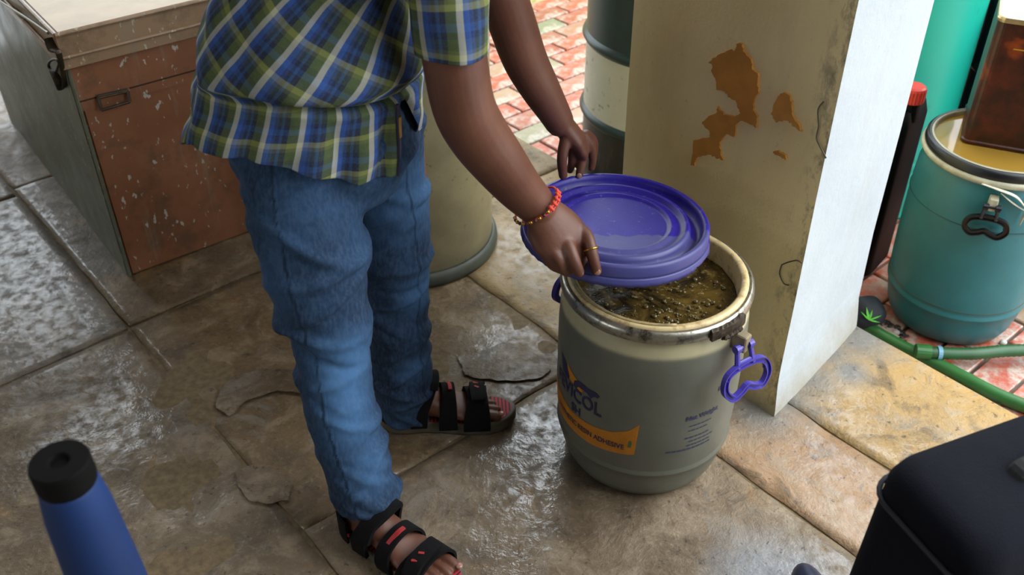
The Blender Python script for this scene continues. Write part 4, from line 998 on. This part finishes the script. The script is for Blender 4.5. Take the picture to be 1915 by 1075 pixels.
ff = DN.math('ADD', at.outputs['Fac'], DN.math('MULTIPLY', DN.math('SUBTRACT', n1, .42), 1.0))
dc = DN.mix(DN.mask(ff, 0.0, 1.0), lin('142238'), lin('426995'))
dc = DN.mix(DN.math('MULTIPLY', DN.mask(n2, .4, .7), .10), dc, lin('7e9cba'))
dc = DN.mix(DN.math('MULTIPLY', as_.outputs['Fac'], .75), dc, lin('15263a'))
DN.bump(DN.math('ADD', DN.math('MULTIPLY', as_.outputs['Fac'], 2.0), DN.math('ADD', DN.math('MULTIPLY', n2, .08), DN.noise(14, 3, .5, v_, (1, 1, 1.6)))), .35, .008)
DNM = DN.out(dc, .85, 0, .25)
je = mesh('jeans', V2, Fc, DNM, parent=man, smooth=True)
for nm, dat in (('fade', fade), ('seam', seam)):
    at_ = je.data.attributes.new(nm, 'FLOAT', 'POINT'); at_.data.foreach_set('value', dat)
# waist pocket seam lines
STI = flat('seam_thread', '16263a', .8)
def surf_line(obj_v, pts, Y0): return None

# ---- shirt
rowsS = [(576, 305, 210, .84), (577, 262, 212, .84), (578, 232, 210, .84), (579, 205, 209, .84), (580, 180, 209, .84), (581, 150, 210, .85), (581, 110, 209, .86), (580, 60, 201, .86), (582, 0, 192, .86), (604, -70, 176, .9), (660, -135, 168, 1.0), (715, -180, 150, 1.05), (748, -205, 118, 1.05), (768, -222, 72, 1.0)]
S = []
for px, py, hw, rt in rowsS:
    Yc = 1.55 if py > -60 else 1.565; p = PY(px, py, Yc); S.append((p.x, p.y, p.z, hw*depth(p)/FPX, rt))
S = cr_spline(S, 11)
HEM = []
for hx, hy in ((380, 268), (412, 272), (432, 286), (500, 300), (560, 312), (620, 330), (660, 340), (690, 345), (725, 338), (746, 326)):
    cc_ = max(-.995, min(.995, (hx-577)/211)); ps_ = -math.acos(cc_); HEM.append((math.degrees(ps_), PY(hx, hy, 1.55+.178*math.sin(ps_)).z))
def hemz(dg_):
    dg_ = (dg_+180) % 360-180
    K = [(-180, .838)]+HEM+[(HEM[-1][0]+4, HEM[-1][1]+.02), (-27, .955), (-20, .955), (-15, .90), (-8, .868), (0, .865), (40, .85), (110, .85), (180, .838)]
    for (a, b), (c, d) in zip(K, K[1:]):
        if a <= dg_ <= c: return b+(d-b)*(dg_-a)/(c-a)
    return .85
zc = PY(600, 212, 1.385).z
NSH = 160; V = []; UV = []; Fc = []
ringsz = [i for i in range(len(S))]
for j, (cx_, cy_, cz_, r, rt) in enumerate(S):
    for i in range(NSH+1):
        dg_ = -210+360*i/NSH; a = math.radians(dg_)
        z0 = hemz(dg_); ztop = S[-1][2]; zb = S[0][2]
        # squeeze lowest rings up to the hem line
        zz_ = cz_ if cz_ > zc+.01 else z0+(cz_-zb)*(zc+.01-z0)/(zc+.01-zb)
        lean = max(0, cz_-1.13); x = cx_; y = cy_
        rr_ = r; 
        p = Vector((x+rr_*math.cos(a), y+rr_*rt*math.sin(a), zz_-.35*lean*math.cos(a)))
        s = a*.19; v = zz_
        n = Vector((math.cos(a), math.sin(a)/rt, 0)).normalized()
        belly = math.exp(-((cz_-zc-.04)/.035)**2)*max(0, math.cos(a-math.radians(-75)))
        d = .014*belly
        crease = math.exp(-((zz_-(zc+.002+.012*math.sin(a*2.3)))/.007)**2)*max(0, math.cos(a-math.radians(-62)))
        d -= .024*crease
        lowk = max(0, min(1, (zc-zz_)/.08))
        d += .009*lowk*math.sin(a*17+3*noise.noise(Vector((a*3, zz_*6, 0))))*max(.25, math.cos(a-math.radians(-50)))
        d += .008*noise.noise(Vector((a*2.2, zz_*5+a*1.2, 1)))+.004*noise.noise(Vector((a*5+zz_*9, zz_*7, 5)))
        back = math.exp(-((dg_+168)/14)**2); d += .006*back*math.sin(zz_*70+a*3)
        V.append(p+n*d)
        k = max(0, min(1, (zz_-zc-.004)/.012))
        bk = max(0, min(1, (-156-dg_)/6)) if dg_ > -209 else 1
        th2 = math.radians(35)*k*(1-bk)+math.radians(8)*bk; sa = s+.23; hh2 = v-zc
        UV.append(((1+.2*(1-k))*math.cos(th2)*sa-math.sin(th2)*hh2*1.15, math.sin(th2)*sa+math.cos(th2)*hh2*1.15))
W = NSH+1
for j in range(len(S)-1):
    for i in range(NSH): Fc.append((j*W+i, j*W+i+1, (j+1)*W+i+1, (j+1)*W+i))
def plaid(name, off=0.0):
    t = NT(name); uv = t.n('ShaderNodeUVMap'); uv.uv_map = 'UVMap'; sp = t.n('ShaderNodeSeparateXYZ'); t.l(uv.outputs[0], sp.inputs[0])
    wob = t.math('MULTIPLY', t.math('SUBTRACT', t.noise(9, 3, .5), .5), .008)
    fu = t.math('FRACT', t.math('ADD', t.math('MULTIPLY', t.math('ADD', sp.outputs['X'], wob), 1/.066), off)); fv = t.math('FRACT', t.math('MULTIPLY', t.math('ADD', sp.outputs['Y'], wob), 1/.070))
    W_, O_, N_, B_, D_ = lin('b0b0a6'), lin('46541a'), lin('0b142c'), lin('1b3670'), lin('20304a')
    cu = t.ramp(fu, [(0, W_), (.15, lin('2450a0')), (.30, B_), (.40, lin('101d3e')), (.50, lin('1a3f70')), (.58, N_), (.72, O_), (.985, W_)], 'CONSTANT')
    cv = t.ramp(fv, [(0, lin('a9a94a')), (.14, N_), (.36, lin('1f4c88')), (.52, N_), (.66, lin('3a4a1c')), (.9, lin('6b6f2a'))], 'CONSTANT')
    col = t.mix(.30, cu, cv); col = t.mix(t.math('MULTIPLY', t.noise(400, 2, .5), .2), col, lin('8690a0'))
    t.bump(t.math('ADD', t.math('MULTIPLY', t.noise(600, 2, .5), .2), t.noise(14, 4, .6)), .3, .006)
    return t.out(col, .85, 0, .2)
PLM = plaid('blue_green_plaid')
def set_uv(o, UV):
    l = o.data.uv_layers.new(name='UVMap')
    for lp in o.data.loops: l.data[lp.index].uv = UV[lp.vertex_index]
V_sh = V; W_sh = W; shirt = mesh('shirt', V, Fc, PLM, parent=man, smooth=True); set_uv(shirt, UV)
m_ = shirt.modifiers.new('thick', 'SOLIDIFY'); m_.thickness = .0025; m_.offset = 1
# sleeves
def sleeve(rows, name='sleeve', u0=0.0):
    Sv = cr_spline([tuple(p) for p in PW(rows)], 5); V = []; UV = []; Fc = []; seg = 48; prev = None; L = 0
    for i, p in enumerate(Sv):
        q = (Vector(Sv[min(i+1, len(Sv)-1)][:3])-Vector(Sv[max(0, i-1)][:3])).normalized()
        s = q.cross(Vector((0, 1, 0))) if prev is None else (prev-q*prev.dot(q)); s.normalize(); prev = s; u = s.cross(q)
        if i: L += (Vector(p[:3])-Vector(Sv[i-1][:3])).length
        for k in range(seg+1):
            a = 2*PI*k/seg; c = Vector(p[:3])+s*(p[3]*math.cos(a))+u*(p[3]*math.sin(a))
            c += (s*math.cos(a)+u*math.sin(a))*(.004*noise.noise(Vector((a*1.5, L*12, 3)))+.003*math.sin(a*3+L*20)); V.append(c); UV.append((a*.062+u0, L))
    W = seg+1
    for j in range(len(Sv)-1):
        for k in range(seg): Fc.append((j*W+k, j*W+k+1, (j+1)*W+k+1, (j+1)*W+k))
    o = mesh(name, V, Fc, PLM2, parent=shirt, smooth=True); set_uv(o, UV); m = o.modifiers.new('thick', 'SOLIDIFY'); m.thickness = .003; m.offset = 1
    return Sv
PLM2 = plaid('sleeve_plaid', .3)
Sv = sleeve([(800, -190, 1.46, 110), (822, -120, 1.44, 160), (836, -40, 1.435, 152), (842, 20, 1.43, 146), (846, 72, 1.43, 142), (847, 93, 1.43, 139)])
sleeve([(860, -230, 1.70, 90), (885, -170, 1.72, 125), (905, -110, 1.74, 122), (918, -70, 1.75, 118)])
yk = cr_spline([(-.175, 1.40, 1.185, .050), (-.15, 1.43, 1.215, .074), (-.115, 1.57, 1.235, .080), (-.05, 1.72, 1.205, .074), (-.035, 1.76, 1.18, .050)], 6)
V, Fc = tube(yk, 40, 1, spline=False); yo = mesh('yoke', V, Fc, PLM2, parent=shirt, smooth=True); set_uv(yo, [(v.y, (v.x+v.z)*.7) for v in V])
for s_ in (-1, 1): mesh('pupil', *ellip(hd+hr @ Vector((.0875, s_*.031, .003)), (.004, .0058, .0058), hr, 12, 8), HAIR, parent=man, smooth=True)
# placket with button loop and label

def shirt_pt(dg_, zt, off):
    i = int(round((dg_+210)/360*NSH)); best = min(range(len(S)), key=lambda j: abs(V_sh[j*W_sh+i].z-zt)); p = V_sh[best*W_sh+i]
    a = math.radians(dg_); return Vector((p.x, p.y, zt))+Vector((math.cos(a), math.sin(a), 0))*off
def strip(d0, d1, z0, z1, o0, o1, n=7):
    rg = []
    for k in range(n+1):
        z = z0+(z1-z0)*k/n; rg.append([shirt_pt(d0, z, o0), shirt_pt(d1, z, o0), shirt_pt(d1, z, o1), shirt_pt(d0, z, o1)])
    return loft(rg)
plk = mesh('placket', *strip(-37.5, -35, HEM[-1][1], zc-.02, .004, .009), flat('plum_tape', '4a4560', .8), parent=shirt, label='dull plum coloured placket edge')
mesh('woven_tag', *strip(-37.2, -35.3, zc-.075, zc-.04, .009, .011), flat('ochre_tag', 'b98a4a', .7), parent=plk, label='small ochre woven tag')

# ---- sandals
SB = flat('black_strap', '0c0b0e', .85, var=.25, sc=60, bump=.3, spec=.2); SRD = flat('red_trim', 'a02226', .6, var=.1)
INS = NT('red_striped_insole'); v_ = INS.n('ShaderNodeUVMap'); v_.uv_map = 'UVMap'; sp_ = INS.n('ShaderNodeSeparateXYZ'); INS.l(v_.outputs[0], sp_.inputs[0])
st_ = INS.math('FRACT', INS.math('MULTIPLY', sp_.outputs['X'], 1/.008))
INSM = INS.out(INS.ramp(st_, [(0, lin('2a1518')), (.35, lin('b02a3a'))], 'CONSTANT'), .7)
SOLE = flat('grey_rubber_sole', '5f584c', .6, var=.2)
OUT = [(0, .0), (.004, .018), (.02, .032), (.05, .036), (.09, .035), (.13, .038), (.17, .045), (.21, .050), (.245, .048), (.275, .036), (.292, .016), (.296, 0), (.291, -.016), (.274, -.032), (.245, -.043), (.21, -.047), (.17, -.042), (.13, -.036), (.09, -.033), (.05, -.034), (.02, -.030), (.004, -.017)]
def sandal(fr, inner):
    sd = bpy.data.objects.new('sandal', None)
    o = [cr_spline([(x, y*inner) for x, y in OUT]+[(0.0, 0.0)], 3)][0][:-1]; n = len(o); rings = []
    for z, k, up in ((0, .97, 0), (.006, 1.0, 0), (.016, 1.0, 0), (.020, .985, 0), (.024, 1.0, 0), (.031, .995, 0), (.033, .97, 0)):
        rings.append([fp(fr, .145+(x-.145)*k, y*k, z+(.006*max(0, (x-.2)/.09)**2) if z > .01 else z+.008*max(0, (x-.23)/.06)**2) for x, y in o])
    sole = mesh('sandal', *loft(rings), SOLE, parent=man, smooth=True, label='black and red strapped sandal with grey rubber sole')
    oi = [(.145+(x-.145)*.93, y*.90) for x, y in o]; V = [fp(fr, x, y, .0345+.006*max(0, (x-.2)/.09)**2) for x, y in oi]
    V += [v-Vector((0, 0, .004)) for v in V]
    ins = mesh('insole', V, [tuple(t) for t in tri_ngon(oi)]+[(i, (i+1) % n, n+(i+1) % n, n+i) for i in range(n)], INSM, parent=sole, label='red insole with dark cross stripes'); set_uv(ins, (oi+oi))
    def band(nm, prof, mat, parent, th=.004, **k):
        """prof: list of (x0, x1, y, z) across the foot from the outside to the inside"""
        P_ = cr_spline(prof, 5); rg = []
        for i, (x0, x1, y, z) in enumerate(P_):
            q = P_[min(i+1, len(P_)-1)]; r = P_[max(i-1, 0)]; ty_, tz_ = q[2]-r[2], q[3]-r[3]; L = math.hypot(ty_, tz_) or 1; ny, nz = -tz_/L, ty_/L
            if inner*1 < 0: pass
            if nz < 0 and abs(nz) > .3: ny, nz = -ny, -nz
            s_ = th
            rg.append([fp(fr, x0, y*inner, z), fp(fr, x1, y*inner, z), fp(fr, x1-.001, y*inner+ny*inner*s_, z+nz*s_), fp(fr, x0+.001, y*inner+ny*inner*s_, z+nz*s_)])
        return mesh(nm, *loft(rg), mat, parent=parent, **k)
    # toe strap, instep strap, ankle strap, heel counter
    b1 = band('toe_strap', [(.180, .236, -.047, .020), (.176, .232, -.050, .040), (.180, .232, -.038, .064), (.186, .232, -.012, .076), (.190, .234, .012, .079), (.186, .236, .034, .072), (.180, .238, .049, .048), (.178, .238, .050, .020)], SB, sole, .006)
    band('strap_tab', [(.196, .230, -.047, .066), (.193, .227, -.028, .082), (.194, .227, -.004, .088), (.196, .230, .016, .088), (.198, .228, .026, .085)], SB, sole, .008)
    b2 = band('instep_strap', [(.122, .160, -.040, .020), (.124, .158, -.045, .050), (.126, .158, -.036, .080), (.132, .162, -.012, .099), (.134, .164, .012, .099), (.130, .166, .034, .080), (.126, .166, .045, .050), (.124, .166, .042, .020)], SB, sole, .006)
    band('red_stripe', [(.140, .150, -.042, .072), (.140, .150, -.030, .091), (.146, .156, -.008, .107), (.148, .157, .008, .107)], SRD, sole, .003)
    b3 = band('ankle_strap', [(.062, .100, -.040, .030), (.068, .104, -.046, .075), (.082, .116, -.040, .108), (.092, .126, -.014, .125), (.092, .126, .014, .125), (.082, .116, .040, .108), (.068, .104, .046, .075), (.062, .100, .040, .030)], SB, sole, .008)
    band('strap_tab', [(.080, .118, -.050, .088), (.086, .122, -.036, .118), (.092, .130, -.010, .136), (.092, .130, .016, .136), (.090, .128, .032, .128)], SB, sole, .008)
    hc = [[fp(fr, .052-.054*math.cos(a)*1.0, .039*math.sin(a)*inner, z)for z in (.030, .088)]+[fp(fr, .052-.059*math.cos(a), .044*math.sin(a)*inner, z) for z in (.088, .030)] for a in [math.radians(-85+170*i/16) for i in range(17)]]
    mesh('heel_strap', *loft(hc), SB, parent=sole, label='black heel band')
    for x, y, z, w_, h_, nm in ((.208, -.028, .0915, .012, .005, 0), (.210, -.010, .0965, .012, .005, 0), (.106, -.016, .1425, .014, .004, 0), (.108, .000, .1450, .014, .004, 0)):
        a = math.atan2(fr[1].y, fr[1].x)
        mesh('red_mark', *box(fp(fr, x, y*inner, z-.001), (w_, h_, .0022), a+.5*inner), SRD, parent=sole)
    mesh('side_mark', *box(fp(fr, .045, -.0405*inner, .055), (.012, .003, .008), math.atan2(fr[1].y, fr[1].x)), SRD, parent=sole)
sandal(FR, 1); sandal(FL, -1)

# ---- thread bracelet and ring
BRd = flat('orange_thread', 'd6452c', .7, var=.1); PNKm = flat('pink_thread', 'd8324e', .6); GOLD = flat('gold', 'c79a45', .25, .9)
wc = PY(1003, 383, 1.50); ax = (PY(1003+20, 383+24, 1.503)-wc).normalized(); su = ax.cross(Vector((0, 1, 0))).normalized(); sv = su.cross(ax)
def loop_pts(R1, R2, a0, a1, n, tilt, r, wob=0.0, rr=None):
    out = []
    for i in range(n+1):
        a = math.radians(a0+(a1-a0)*i/n); p = wc+su*(R1*math.cos(a))+sv*(R2*math.sin(a))+ax*(tilt*math.cos(a)+wob*math.sin(a*9)); out.append(tuple(p)+(r,))
    return out
brc = mesh('bracelet', *tube(loop_pts(.0455, .042, 0, 360, 48, .0, .0020, .0012), 8, 1, spline=False), BRd, parent=man, smooth=True, label='orange and red thread bracelet with small dark beads')
mesh('thread_loop', *tube(loop_pts(.047, .044, -80, 100, 24, .006, .0014), 8, 1, spline=False), PNKm, parent=brc, smooth=True)
hb = [i for i in range(14)]
for i in range(11):
    a = math.radians(-178+i*11.5); p = wc+su*(.047*math.cos(a))+sv*(.0435*math.sin(a))
    mesh('bead', *ellip(p, (.0036,)*3, None, 10, 7), (flat('dark_bead', '3a2018', .4) if i % 2 else GOLD) if i < 2 else bpy.data.materials['dark_bead' if i % 2 else 'gold'], parent=brc, smooth=True)
for i in range(5):
    a = math.radians(-52+i*14); p = wc+su*(.0465*math.cos(a))+sv*(.043*math.sin(a))
    mesh('thread_knot', *tube([tuple(p-ax*.006)+(.0035,), tuple(p)+(.0032,), tuple(p+ax*.006+su*.001)+(.0035,)], 8, 2), BRd, parent=brc, smooth=True)
rc = PY(1105, 466, 1.4755); ra = (PY(1112, 486, 1.466)-PY(1103, 455, 1.485)).normalized(); r1 = ra.cross(Vector((0, 1, 0))).normalized(); r2 = r1.cross(ra)
mesh('finger_ring', *tube([tuple(rc+r1*.0134*math.cos(2*PI*i/24)+r2*.0134*math.sin(2*PI*i/24))+(.0018,) for i in range(25)], 8, 1, spline=False), GOLD, parent=man, smooth=True, label='thin gold finger ring')
